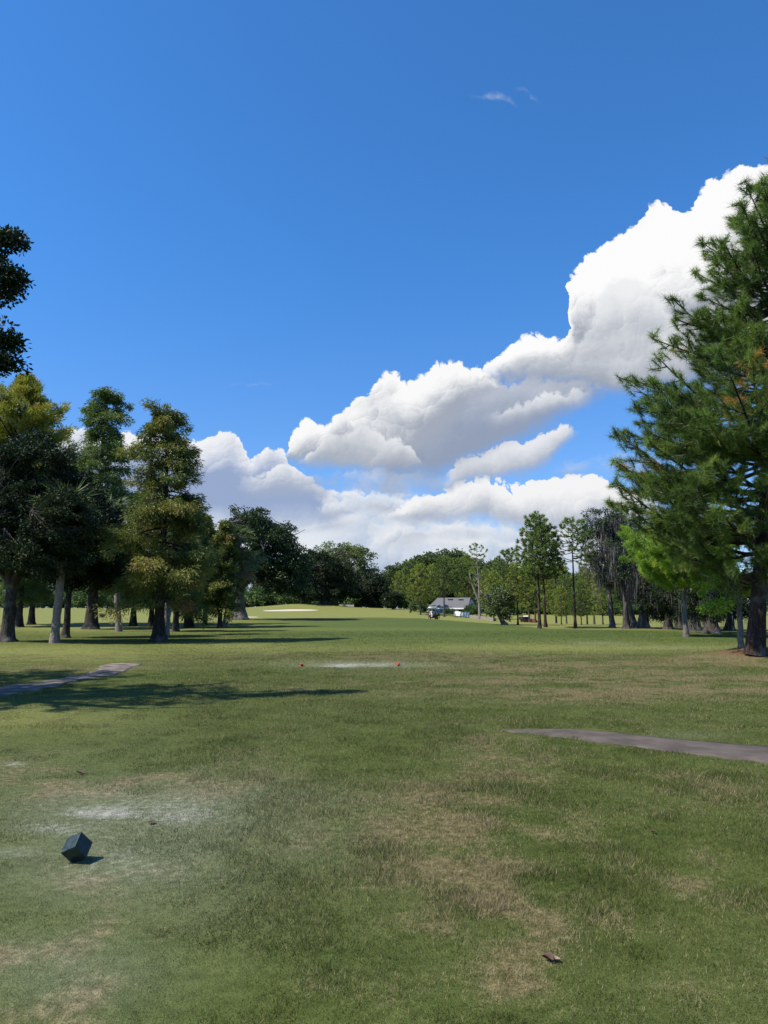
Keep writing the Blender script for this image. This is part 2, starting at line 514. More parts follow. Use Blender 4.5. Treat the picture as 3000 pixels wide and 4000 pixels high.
def blades(pos, axis, length, width, r, tint, bend=0.0):
    """one thin leaf triangle per row: base edge at pos, tip along axis"""
    n = len(pos)
    side = unit(np.cross(axis, r.normal(size=(n, 3))))
    length = np.broadcast_to(length, (n,))[:, None]
    width = np.broadcast_to(width, (n,))[:, None]
    V = np.stack([pos - side * width / 2, pos + side * width / 2, pos + axis * length], 1).reshape(-1, 3)
    T = np.arange(n * 3).reshape(n, 3)
    return V, T, np.repeat(np.broadcast_to(tint, (n,)), 3)


def leaves(pos, axis, length, width, r, tint):
    """four-cornered leaves, diamond shaped"""
    n = len(pos)
    side = unit(np.cross(axis, r.normal(size=(n, 3))))
    length = np.broadcast_to(length, (n,))[:, None]
    width = np.broadcast_to(width, (n,))[:, None]
    m = pos + axis * length * 0.5
    V = np.stack([pos, m + side * width / 2, pos + axis * length, m - side * width / 2], 1).reshape(-1, 3)
    Q = np.arange(n * 4).reshape(n, 4)
    return V, Q, np.repeat(np.broadcast_to(tint, (n,)), 4)


# ------------------------------------------------------------------ materials
def new_mat(name):
    m = bpy.data.materials.new(name)
    m.use_nodes = True
    m.node_tree.nodes.clear()
    return m, NT(m.node_tree)


def finish(w, shader):
    o = w.n('ShaderNodeOutputMaterial')
    w.link(shader, o.inputs[0])


def leaf_mat(name, stops, transl=0.28, rough=0.5, spec=0.25, tcol=1.35, gain=1.4):
    stops = [(p_, tuple(min(0.6, q * gain) for q in c_)) for p_, c_ in stops]
    m, w = new_mat(name)
    cr = w.n('ShaderNodeValToRGB')
    el = cr.color_ramp.elements
    el[0].position, el[0].color = stops[0][0], (*stops[0][1], 1)
    el[1].position, el[1].color = stops[-1][0], (*stops[-1][1], 1)
    for p, c in stops[1:-1]:
        e = el.new(p)
        e.color = (*c, 1)
    w.link(w.attr('tint'), cr.inputs[0])
    p = w.n('ShaderNodeBsdfPrincipled')
    w.link(cr.outputs[0], p.inputs['Base Color'])
    p.inputs['Roughness'].default_value = rough
    p.inputs['Specular IOR Level'].default_value = spec
    t = w.n('ShaderNodeBsdfTranslucent')
    w.link(w.mix(1.0, cr.outputs[0], (tcol, tcol * 1.08, tcol * 0.55), 'MULTIPLY'), t.inputs[0])
    mx = w.n('ShaderNodeMixShader')
    mx.inputs[0].default_value = transl
    w.link(p.outputs[0], mx.inputs[1])
    w.link(t.outputs[0], mx.inputs[2])
    finish(w, mx.outputs[0])
    return m


def bark_mat(name, c1, c2, c3=None, scale=5.0, stretch=0.25, bump=0.03):
    m, w = new_mat(name)
    tc = w.n('ShaderNodeTexCoord')
    mp = w.n('ShaderNodeMapping')
    w.link(tc.outputs['Object'], mp.inputs[0])
    mp.inputs['Scale'].default_value = (1, 1, stretch)
    n1 = w.noise(mp.outputs[0], scale * 2.2, 5, 0.65)
    n2 = w.noise(tc.outputs['Object'], 1.3, 3, 0.6)
    vo = w.n('ShaderNodeTexVoronoi', feature='DISTANCE_TO_EDGE')
    w.link(w.vm('ADD', mp.outputs[0], w.vm('SCALE', n1.outputs['Color'], scale=0.12)), vo.inputs['Vector'])
    vo.inputs['Scale'].default_value = scale * 1.8
    c = w.mix(w.mr(n1.outputs['Fac'], 0.3, 0.7), c1, c2)
    c = w.mix(w.mr(vo.outputs['Distance'], 0.0, 0.12, 0.55, 0.0), c, tuple(0.35 * x for x in c1))
    if c3:
        c = w.mix(w.mr(n2.outputs['Fac'], 0.5, 0.68), c, c3)
    p = w.n('ShaderNodeBsdfPrincipled')
    w.link(c, p.inputs['Base Color'])
    p.inputs['Roughness'].default_value = 0.9
    p.inputs['Specular IOR Level'].default_value = 0.15
    b = w.n('ShaderNodeBump')
    b.inputs['Distance'].default_value = bump
    w.link(w.m('ADD', vo.outputs['Distance'], w.m('MULTIPLY', n1.outputs['Fac'], 0.5)), b.inputs['Height'])
    w.link(b.outputs[0], p.inputs['Normal'])
    finish(w, p.outputs[0])
    return m


def plain_mat(name, col, rough=0.5, spec=0.4, var=0.12, scale=20.0, metal=0.0, bump=0.0):
    m, w = new_mat(name)
    tc = w.n('ShaderNodeTexCoord')
    n = w.noise(tc.outputs['Object'], scale, 4, 0.6)
    c = w.mix(w.mr(n.outputs['Fac'], 0.3, 0.7), tuple(x * (1 - var) for x in col), tuple(min(1, x * (1 + var)) for x in col))
    p = w.n('ShaderNodeBsdfPrincipled')
    w.link(c, p.inputs['Base Color'])
    w.link(w.mr(n.outputs['Fac'], 0.2, 0.8, max(0.05, rough - 0.1), min(1, rough + 0.1)), p.inputs['Roughness'])
    p.inputs['Specular IOR Level'].default_value = spec
    p.inputs['Metallic'].default_value = metal
    if bump:
        b = w.n('ShaderNodeBump')
        b.inputs['Distance'].default_value = bump
        w.link(n.outputs['Fac'], b.inputs['Height'])
        w.link(b.outputs[0], p.inputs['Normal'])
    finish(w, p.outputs[0])
    return m


M = {}
M['pine'] = leaf_mat('pine_needles', [(0.0, (0.028, 0.050, 0.012)), (0.55, (0.062, 0.098, 0.020)), (0.9, (0.105, 0.145, 0.028)), (0.96, (0.10, 0.12, 0.03)), (0.97, (0.26, 0.12, 0.035)), (1.0, (0.30, 0.15, 0.05))], 0.26, gain=1.8)
M['pine_lit'] = leaf_mat('sunlit_pine_needles', [(0.0, (0.06, 0.105, 0.018)), (0.6, (0.12, 0.185, 0.025)), (0.93, (0.18, 0.235, 0.04)), (1.0, (0.22, 0.17, 0.05))], 0.38, gain=2.0)  # brighter copy of the needles, with the sunlight put into the colour
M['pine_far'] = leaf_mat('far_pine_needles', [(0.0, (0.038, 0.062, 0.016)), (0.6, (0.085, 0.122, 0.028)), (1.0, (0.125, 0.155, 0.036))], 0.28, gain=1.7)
M['pine_olive'] = leaf_mat('olive_pine_needles', [(0.0, (0.075, 0.105, 0.022)), (0.6, (0.155, 0.185, 0.036)), (0.9, (0.21, 0.215, 0.045)), (1.0, (0.22, 0.15, 0.06))], 0.34, gain=1.6)
M['oak'] = leaf_mat('oak_leaves', [(0.0, (0.014, 0.026, 0.012)), (0.6, (0.030, 0.048, 0.018)), (1.0, (0.060, 0.082, 0.028))], 0.15, 0.5, 0.2)
M['oak_dark'] = leaf_mat('dark_oak_leaves', [(0.0, (0.011, 0.018, 0.010)), (0.6, (0.022, 0.034, 0.015)), (1.0, (0.042, 0.056, 0.022))], 0.12, 0.55, 0.10, gain=1.25)
M['oak_olive'] = leaf_mat('olive_oak_leaves', [(0.0, (0.040, 0.056, 0.020)), (0.6, (0.075, 0.092, 0.032)), (1.0, (0.12, 0.13, 0.048))], 0.25, 0.5, 0.2, gain=2.0)
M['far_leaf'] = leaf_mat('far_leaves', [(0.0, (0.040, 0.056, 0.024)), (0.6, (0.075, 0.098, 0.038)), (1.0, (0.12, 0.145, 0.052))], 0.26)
M['cypress'] = leaf_mat('cypress_foliage', [(0.0, (0.018, 0.028, 0.009)), (0.4, (0.058, 0.072, 0.015)), (0.68, (0.105, 0.105, 0.024)), (0.85, (0.135, 0.100, 0.030)), (1.0, (0.155, 0.085, 0.032))], 0.26, gain=1.95)
M['cypress_green'] = leaf_mat('green_cypress_foliage', [(0.0, (0.026, 0.042, 0.012)), (0.5, (0.052, 0.074, 0.019)), (0.85, (0.075, 0.100, 0.028)), (1.0, (0.11, 0.09, 0.03))], 0.24, gain=2.15)
M['cypress_gold'] = leaf_mat('golden_cypress_foliage', [(0.0, (0.055, 0.068, 0.016)), (0.45, (0.105, 0.110, 0.022)), (0.85, (0.165, 0.145, 0.032)), (1.0, (0.17, 0.11, 0.035))], 0.28, gain=2.15)
M['moss'] = leaf_mat('hanging_moss', [(0.0, (0.085, 0.08, 0.088)), (1.0, (0.22, 0.205, 0.215))], 0.3, 0.9, 0.05, 1.0, gain=1.0)
M['palm'] = leaf_mat('palm_fronds', [(0.0, (0.05, 0.07, 0.03)), (0.6, (0.10, 0.13, 0.06)), (0.8, (0.16, 0.16, 0.08)), (1.0, (0.20, 0.14, 0.08))], 0.25)
M['shrub'] = leaf_mat('shrub_leaves', [(0.0, (0.03, 0.055, 0.018)), (1.0, (0.085, 0.13, 0.035))], 0.22)
M['dry_shrub'] = leaf_mat('dry_shrub_leaves', [(0.0, (0.10, 0.07, 0.045)), (1.0, (0.22, 0.15, 0.10))], 0.2)
M['bark'] = bark_mat('oak_bark', (0.035, 0.029, 0.025), (0.085, 0.072, 0.062), (0.14, 0.13, 0.12))
M['bark_pine'] = bark_mat('pine_bark', (0.026, 0.018, 0.015), (0.075, 0.048, 0.036), (0.14, 0.125, 0.11), 4.0, 0.35)
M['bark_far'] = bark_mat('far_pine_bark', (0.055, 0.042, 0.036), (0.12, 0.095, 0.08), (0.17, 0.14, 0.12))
M['bark_cy'] = bark_mat('cypress_bark', (0.024, 0.019, 0.016), (0.060, 0.048, 0.040), (0.10, 0.09, 0.08), 6.0, 0.12)
M['bark_pale'] = bark_mat('pale_bark', (0.16, 0.135, 0.115), (0.30, 0.26, 0.23), (0.22, 0.19, 0.17), 5.0, 0.6)
M['bark_grey'] = bark_mat('grey_bark', (0.09, 0.08, 0.075), (0.20, 0.175, 0.165), (0.25, 0.23, 0.21), 5.0, 0.3)


# ------------------------------------------------------------------ tree builders
def trunk_path(r, H, lean=(0, 0), wob=0.1, n=14, curve=0.0):
    t = np.linspace(0, 1, n)
    x = lean[0] * t + curve * t * t + np.cumsum(r.normal(size=n)) * wob / n ** 0.5 * t
    y = lean[1] * t + np.cumsum(r.normal(size=n)) * wob / n ** 0.5 * t
    return np.stack([x, y, H * t], 1)


def interp_path(P, z):
    return np.array([np.interp(z, P[:, 2], P[:, 0]), np.interp(z, P[:, 2], P[:, 1]), z])


def prof(pts):
    hs, rs = zip(*pts)
    return lambda h: np.interp(h, hs, rs)


def make_pine(seed, H, hb, profile, nbr, rt, needle=(0.22, 0.30), nw=0.012, nn=46, side_step=0.45, sides=12, lean=(0, 0), wob=0.15, rise=0.25, dead=0.0, flare=1.35,
              side_len=0.34, tuft_gap=0.4, tipspread=0.5, bare=0.25, extra=(), limb=1.0, lobes=0.0, brush=0.45):
    """returns trunk mesh and crown mesh: branches carry brush-like tufts of needles"""
    r = np.random.default_rng(seed)
    g, c = Geo(), Geo()
    P = trunk_path(r, H, lean, wob)
    z = P[:, 2] / H
    g.tube(P, rt * (1 - 0.86 * z ** 0.85) * (1 + (flare - 1) * np.exp(-P[:, 2] / (rt * 1.6))), sides, lump=0.10, seed=seed)
    tp, ta, tt = [], [], []
    golden = 2.39996
    specs = []
    for i in range(nbr):
        f = (i + r.random() * 0.8) / nbr
        h = hb + (H - hb) * f ** 0.92
        specs.append((h, i * golden + r.normal() * 0.35, float(profile(h)) * r.uniform(0.72, 1.05) * (1 - lobes * max(0.0, math.sin(h * 1.9 + 2.1 * math.sin(i * golden) + seed)) * (0.5 + 0.5 * math.sin(i * golden * 2 + h)))))
    specs += list(extra)
    for h, az, L in specs:
        if L < 0.15:
            continue
        up = rise * r.uniform(-0.3, 2.2) + 0.5 * max(0, (h - hb) / (H - hb) - 0.6)
        n = 8
        t = np.linspace(0, 1, n)
        h0 = min(max(h - L * up * 0.55, hb * 0.75), H * 0.985)
        o = interp_path(P, h0)
        sag = -0.10 * L * np.sin(t * math.pi)
        bendy = r.normal() * 0.12 * L * t * t
        D, S = np.array([math.cos(az), math.sin(az), 0]), np.array([-math.sin(az), math.cos(az), 0])
        B = o + D * (L * t)[:, None] + S * bendy[:, None] + np.array([0, 0, 1]) * ((L * up) * t ** 1.3 + sag)[:, None]
        rb = max(0.010, limb * min(rt * 0.33, 0.022 * L + 0.012))
        g.tube(B, rb * (1 - 0.75 * t), 5)
        tint0 = r.uniform(0.1, 0.75)
        isdead = r.random() < dead
        # tip and side shoots
        s = max(bare, 0.18)
        k = 0
        while s <= 1.0:
            q = np.array([np.interp(s, t, B[:, j]) for j in range(3)])
            sg = 1 if k % 2 else -1
            ang = sg * r.uniform(0.5, 1.15)
            dl = max(0.22, L * side_len * (1.12 - s) * r.uniform(0.6, 1.25))
            dd = D * math.cos(ang) + S * math.sin(ang) + np.array([0, 0, r.uniform(-0.12, 0.5)])
            dd = dd / np.linalg.norm(dd)
            e = q + dd * dl
            mid = (q + e) / 2 + np.array([0, 0, -0.04 * dl])
            g.tube(np.stack([q, mid, e]), [rb * 0.4, rb * 0.28, 0.006], 4, cap=False)
            m = max(1, int(dl / tuft_gap))
            for kk in range(m):
                w_ = 1 - kk / max(m, 1) * 0.75
                tp.append(q + (e - q) * w_ + r.normal(size=3) * 0.05)
                a_ = dd * 0.8 + np.array([0, 0, 0.45]) + r.normal(size=3) * 0.25
                ta.append(a_)
                tt.append(0.985 if (isdead and r.random() < 0.7) else np.clip(tint0 + r.normal() * 0.13, 0.02, 0.94))
            s += side_step / max(L, 0.4) * r.uniform(0.7, 1.3)
            k += 1
        for kk in range(3):
            tp.append(B[-1] + r.normal(size=3) * 0.06)
            ta.append(D * 0.6 + np.array([0, 0, 0.6]) + r.normal(size=3) * tipspread)
            tt.append(np.clip(tint0 + 0.1 + r.normal() * 0.1, 0.02, 0.94))
    for kk in range(8):
        tp.append(P[-1] + r.normal(size=3) * 0.12)
        ta.append(np.array([0, 0, 1.0]) + r.normal(size=3) * 0.5)
        tt.append(0.6)
    tp, ta, tt = np.array(tp), unit(np.array(ta)), np.array(tt)
    N = len(tp)
    pos = np.repeat(tp, nn, 0)
    ax = np.repeat(ta, nn, 0)
    d = unit(r.normal(size=(N * nn, 3)))
    k = r.random((N * nn, 1)) ** 0.7
    dr = unit(ax * (1.15 - 0.9 * k) + d * (0.25 + 0.85 * k))
    pos = pos - ax * ((r.random((N * nn, 1)) - 0.15) * brush * needle[1])
    ln = r.uniform(needle[0], needle[1], N * nn)
    dr = unit(dr + np.array([0, 0, -0.12]))
    V, T, A = blades(pos, dr, ln, nw, r, np.clip(np.repeat(tt, nn) + r.normal(size=N * nn) * 0.03, 0, 1))
    c.add(V, None, T, A)
    return g.mesh('pine_trunk', True), c.mesh('pine_crown'), N


def make_cypress(seed, H, hb, profile, nbr, rt, leaf=(0.10, 0.20), lw=0.055, per=46, clump=0.34, flare=2.2, lean=(0, 0), tip_rust=0.35, gap=0.42, up=0.0, sides=12, base_tint=0.25, spread=0.16):
    r = np.random.default_rng(seed)
    g, c = Geo(), Geo()
    P = trunk_path(r, H, lean, 0.15, 18)
    zz = np.concatenate([[0, 0.04, 0.09, 0.16, 0.25], np.linspace(0.4, H, 16)])
    Q = np.stack([interp_path(P, z) for z in zz])
    z = zz / H
    rad = rt * (1 - 0.9 * z ** 0.9) * (1 + (flare - 1) * np.exp(-zz / (rt * 1.15)))
    g.tube(Q, rad, sides, lump=0.14, seed=seed)
    cp, ca, ct, cs = [], [], [], []
    for i in range(nbr):
        f = (i + r.random()) / nbr
        h = hb + (H - hb) * f ** 0.95
        lob = 0.78 + 0.34 * math.sin(h * 2.1 + seed) * math.sin(i * 2.39996 * 2 + h * 0.7)
        L = float(profile(h)) * np.clip(lob * r.uniform(0.55, 1.25), 0.3, 1.32)
        az = i * 2.39996 + r.normal() * 0.4
        o = interp_path(P, min(h, H * 0.99))
        n = 6
        t = np.linspace(0, 1, n)
        D, S = np.array([math.cos(az), math.sin(az), 0]), np.array([-math.sin(az), math.cos(az), 0])
        rise_ = up + r.uniform(-0.28, 0.45)
        B = o + D * (L * t)[:, None] + S * (r.normal() * 0.1 * L * t * t)[:, None] + np.array([0, 0, 1]) * (L * (rise_ * t - 0.22 * t * t * (1 - up)))[:, None]
        rb = max(0.012, 0.02 * L + 0.008)
        g.tube(B, rb * (1 - 0.7 * t), 5)
        tint0 = np.clip(base_tint + r.normal() * spread, 0.0, 0.9)
        m = max(2, int(L * 0.85 / gap))
        for k in range(m):
            s = 1 - k / m * 0.72
            q = np.array([np.interp(s, t, B[:, j]) for j in range(3)])
            w_ = (1.05 - s * 0.5) * L * 0.30
            for sgn in (-1, 1, 0):
                p_ = q + S * sgn * w_ * r.uniform(0.5, 1.0) + np.array([0, 0, r.normal() * 0.08]) + r.normal(size=3) * 0.06
                cp.append(p_)
                ca.append(D * 0.7 + S * sgn * 0.5 + np.array([0, 0, up * 1.5 - 0.25]))
                ct.append(np.clip(tint0 + tip_rust * (s - 0.6) + r.normal() * 0.07, 0, 1))
                cs.append(clump * r.uniform(0.7, 1.25) * (1.1 - 0.35 * h / H))
    for k in range(10):
        cp.append(P[-1] + np.array([r.normal() * 0.12, r.normal() * 0.12, -k * 0.14 + 0.1]))
        ca.append(np.array([r.normal() * 0.5, r.normal() * 0.5, 0.8]))
        ct.append(np.clip(base_tint + tip_rust * 0.5, 0, 1))
        cs.append(clump * 0.6)
    cp, ca, ct, cs = np.array(cp), unit(np.array(ca)), np.array(ct), np.array(cs)
    N = len(cp)
    off = unit(r.normal(size=(N, per, 3))) * (r.random((N, per, 1)) ** 0.5)
    off *= np.array([1, 1, 0.82])
    pos = (cp[:, None] + off * cs[:, None, None]).reshape(-1, 3)
    # leaves hang over the rim of their clump like feathers
    dr = unit(0.75 * off + 0.75 * ca[:, None] + r.normal(size=(N, per, 3)) * 0.35 + np.array([0, 0, -0.28 + up * 0.6])).reshape(-1, 3)
    V, T, A = blades(pos, dr, r.uniform(leaf[0], leaf[1], N * per), lw, r, np.clip(np.repeat(ct, per) + r.normal(size=N * per) * 0.05, 0, 1))
    c.add(V, None, T, A)
    return g.mesh('cypress_trunk', True), c.mesh('cypress_crown'), N


def make_oak(seed, trunk, limbs, lobes, nclump, per=90, clump=0.6, leaf=(0.10, 0.17), lw=0.08, sides=12, shell=0.55, moss=0, moss_len=(0.6, 1.6), flare=1.7, twig=0.02, tintb=0.4, flat=0.6, minshare=0.0):
    """trunk = (height, radius, lean x, lean y); limbs = [(azimuth, reach, rise)]; lobes = [(x, y, z, rx, ry, rz)]"""
    r = np.random.default_rng(seed)
    g, c, ms = Geo(), Geo(), Geo()
    th, rt, lx, ly = trunk
    zz = np.array([-0.1, 0.0, 0.12, 0.3, 0.6, 1.0]) * 1.0
    zz = np.concatenate([zz[zz < th * 0.6], np.linspace(th * 0.62, th, 4)])
    P = np.stack([lx * zz / th + r.normal(size=len(zz)) * 0.02, ly * zz / th, zz], 1)
    g.tube(P, rt * (1 - 0.25 * zz / th) * (1 + (flare - 1) * np.exp(-np.maximum(zz, 0) / (rt * 0.9))), sides, lump=0.14, seed=seed)
    nodes = []
    top = P[-1]
    for az, reach, rise in limbs:
        n = 10
        t = np.linspace(0, 1, n)
        D = np.array([math.cos(az), math.sin(az), 0])
        S = np.array([-D[1], D[0], 0])
        B = top + D * (reach * t)[:, None] + S * (np.sin(t * 3 + r.random() * 6) * 0.08 * reach * t)[:, None] + np.array([0, 0, 1]) * (rise * t ** 0.8 + 0.06 * reach * np.sin(t * 7 + r.random() * 6) * t)[:, None]
        B[0] -= np.array([0, 0, rt * 0.4])
        rr = rt * 0.55 * (1 - 0.8 * t) + 0.03
        g.tube(B, rr, 8, lump=0.1, seed=seed + 3)
        nodes += [(B[k], rr[k]) for k in range(2, n)]
        for k in range(3, n, 2):
            sd = 1 if r.random() < 0.5 else -1
            L2 = reach * r.uniform(0.3, 0.5)
            t2 = np.linspace(0, 1, 6)
            d2 = unit(D * 0.6 + S * sd * 0.8 + np.array([0, 0, r.uniform(0.1, 0.9)]))
            B2 = B[k] + d2 * (L2 * t2)[:, None] + r.normal(size=3) * 0.1 * (t2 ** 2)[:, None] * L2
            g.tube(B2, rr[k] * 0.5 * (1 - 0.75 * t2) + 0.012, 6)
            nodes += [(B2[j], rr[k] * 0.4) for j in range(2, 6)]
    NP = np.array([n_[0] for n_ in nodes])
    lob = np.array(lobes, float)
    vol = np.prod(lob[:, 3:], 1) ** 0.7
    vol = np.maximum(vol, vol.sum() * minshare)
    pick = r.choice(len(lob), nclump, p=vol / vol.sum())
    d = unit(r.normal(size=(nclump, 3)))
    rad = shell + (1 - shell) * r.random((nclump, 1)) ** 0.6
    C = lob[pick, :3] + d * rad * lob[pick, 3:]
    for q in C:
        j = np.argmin(((NP - q) ** 2).sum(1))
        a = NP[j]
        mid = (a + q) / 2 + np.array([0, 0, -0.06]) * np.linalg.norm(q - a) + r.normal(size=3) * 0.08
        g.tube(np.stack([a, mid, q]), [twig * 1.6, twig, twig * 0.4], 4, cap=False)
    cs = clump * r.uniform(0.55, 1.3, nclump)
    tint = np.clip(tintb + r.normal(size=nclump) * 0.2, 0, 1)
    off = unit(r.normal(size=(nclump, per, 3))) * (r.random((nclump, per, 1)) ** 0.45) * np.array([1, 1, flat])
    pos = (C[:, None] + off * cs[:, None, None]).reshape(-1, 3)
    ax = unit(off + r.normal(size=off.shape) * 0.8 + np.array([0, 0, 0.15])).reshape(-1, 3)
    V, Q, A = leaves(pos, ax, r.uniform(leaf[0], leaf[1], nclump * per), lw, r, np.clip(np.repeat(tint, per) + r.normal(size=nclump * per) * 0.12, 0, 1))
    c.add(V, Q, None, A)
    mm = None
    if moss:
        k = r.choice(nclump, moss)
        base = C[k] + r.normal(size=(moss, 3)) * clump * 0.4
        mm = moss_mesh(base, moss_len, r)
    return g.mesh('oak_trunk', True), c.mesh('oak_crown'), mm


def moss_mesh(base, mlen, r, nstr=12, wid=0.032, spread=0.22):
    g = Geo()
    n = len(base)
    L = np.repeat(r.uniform(mlen[0], mlen[1], n), nstr) * r.uniform(0.35, 1.0, n * nstr)
    p = np.repeat(base, nstr, 0) + r.normal(size=(n * nstr, 3)) * np.array([spread, spread, 0.1])
    a = r.random(n * nstr) * 6.28
    s = np.stack([np.cos(a), np.sin(a), np.zeros_like(a)], 1) * wid * r.uniform(0.4, 1.3, (n * nstr, 1)) / 2
    sw = r.normal(size=(n * nstr, 3)) * np.array([0.05, 0.05, 0])
    dn = np.array([0, 0, -1.0]) * L[:, None]
    V = np.stack([p - s * 0.6, p + s * 0.6, p + dn * 0.5 + sw + s, p + dn * 0.5 + sw - s, p + dn + sw * 0.6], 1).reshape(-1, 3)
    i = np.arange(n * nstr) * 5
    Q = np.stack([i, i + 1, i + 2, i + 3], 1)
    T = np.stack([i + 3, i + 2, i + 4], 1)
    g.add(V, Q, T, np.repeat(r.random(n * nstr), 5))
    return g.mesh('moss')


def make_palm(seed, H, rt, lean, nfr=26, fl=1.1, skirt=10):
    r = np.random.default_rng(seed)
    g, c = Geo(), Geo()
    P = trunk_path(r, H, lean, 0.04, 22)
    P[0, 2] = -0.1
    ring = 1 + 0.07 * np.sin(np.arange(22) * 2.6)
    g.tube(P, rt * ring * (1 + 0.35 * np.exp(-np.maximum(P[:, 2], 0) / 0.25)), 14, lump=0.1, seed=seed)
    for i in range(nfr + skirt):
        dead = i >= nfr
        az = i * 2.39996
        el = r.uniform(-0.35, 1.2) if not dead else r.uniform(-1.35, -0.8)
        d = np.array([math.cos(az) * math.cos(el), math.sin(az) * math.cos(el), math.sin(el)])
        st = fl * r.uniform(0.7, 1.0)
        t = np.linspace(0, 1, 5)
        hub = P[-1] + d * st - np.array([0, 0, 0.1])
        B = P[-1] + d * (st * t)[:, None] - np.array([0, 0, 0.1]) * (t ** 2)[:, None]
        g.tube(B, 0.02 * (1 - 0.4 * t), 4)
        k = 26
        S = unit(np.cross(d, [0, 0, 1.0]))
        Nn = np.cross(S, d)
        an = np.linspace(-2.1, 2.1, k)
        ax = unit(d[None] * np.cos(an)[:, None] + S[None] * np.sin(an)[:, None] + Nn[None] * r.normal(size=(k, 1)) * 0.12 + np.array([0, 0, -0.35]) * np.abs(np.sin(an))[:, None] + np.array([0, 0, -0.2]))
        V, T, A = blades(np.repeat(hub[None], k, 0), ax, fl * r.uniform(0.65, 0.95, k), 0.075, r, (0.95 if dead else r.uniform(0.2, 0.65)))
        c.add(V, None, T, A)
    return g.mesh('palm_trunk', True), c.mesh('palm_crown')


ROOTS = []


def plant(name, label, cat, loc, trunk_me, crown_me, bark, leaf, rotz=0.0, group=None, scale=1.0, moss=None):
    t = thing(name, label, cat, loc, rotz, group, scale)
    if loc[1] < 78 and 'shrub' not in name:
        ROOTS.append((loc[0] + 0.15, loc[1], 0.85))
    if trunk_me is not None:
        mesh_obj('trunk', trunk_me, bark, t)
    mesh_obj('crown', crown_me, leaf, t)
    if moss is not None:
        mesh_obj('hanging_moss', moss, M['moss'], t)['kind'] = 'stuff'
    return t


def replant(src, label, loc, rotz=0.0, group=None, scale=1.0):
    o = src.copy()
    COL.objects.link(o)
    o.location, o.rotation_euler = loc, (0, 0, rotz)
    o.scale = (scale,) * 3 if not isinstance(scale, tuple) else scale
    o['label'] = label
    if loc[1] < 78 and 'tree' in src.name:
        ROOTS.append((loc[0] + 0.15, loc[1], 0.7))
    if group:
        o['group'] = group
    for ch in list(src.children):
        k = ch.copy()
        COL.objects.link(k)
        k.parent = o
    return o


# ------------------------------------------------------------------ the ground
def spots(px, py, lst):
    t = np.zeros_like(px)
    for cx, cy, sx, sy, am in lst:
        t = np.maximum(t, am * np.exp(-((px - cx) / sx) ** 2 - ((py - cy) / sy) ** 2))
    return t


DRY = [(1930, 3600, 360, 560, .70), (1600, 3900, 380, 180, .52), (1860, 3180, 260, 120, .52), (2080, 3250, 110, 80, .62), (420, 3060, 520, 60, .62), (120, 3830, 560, 300, .74), (150, 3520, 480, 200, .58), (2450, 2690, 620, 75, .80), (2250, 2610, 800, 40, .62),
       (1750, 2565, 800, 26, .60), (1100, 2560, 350, 20, .5), (2650, 3520, 450, 330, .36), (2850, 2580, 260, 34, .9), (1250, 3900, 300, 120, .4), (120, 2500, 140, 10, .5), (2600, 3080, 300, 60, .35), (300, 2616, 300, 12, .55),
       (1500, 2680, 500, 60, .42)]
WEAR = [(420, 3178, 260, 50, .92), (230, 3240, 300, 48, .86), (700, 3190, 260, 60, .74), (60, 3330, 220, 40, .75), (600, 3200, 620, 190, .64), (450, 3330, 720, 330, .62), (250, 3780, 480, 220, .56), (1330, 2603, 130, 8, .85), (1420, 2598, 330, 15, .66),
        (60, 2985, 40, 9, 1.0), (2700, 2872, 160, 12, .35), (900, 3130, 500, 110, .42), (2330, 2512, 100, 6, .6), (2620, 2530, 160, 6, .5)]
LUSH_LIT = [(150, 2550, 700, 44, 1.0), (0, 2800, 460, 60, .75), (420, 2440, 700, 34, .95), (1000, 2530, 700, 26, .85), (1500, 2400, 900, 14, .7), (2250, 2524, 1000, 26, 1.0), (1500, 2500, 700, 10, .6), (1300, 2460, 700, 12, .5)]  # yellow-green grass, and sunlit strips of turf painted brighter


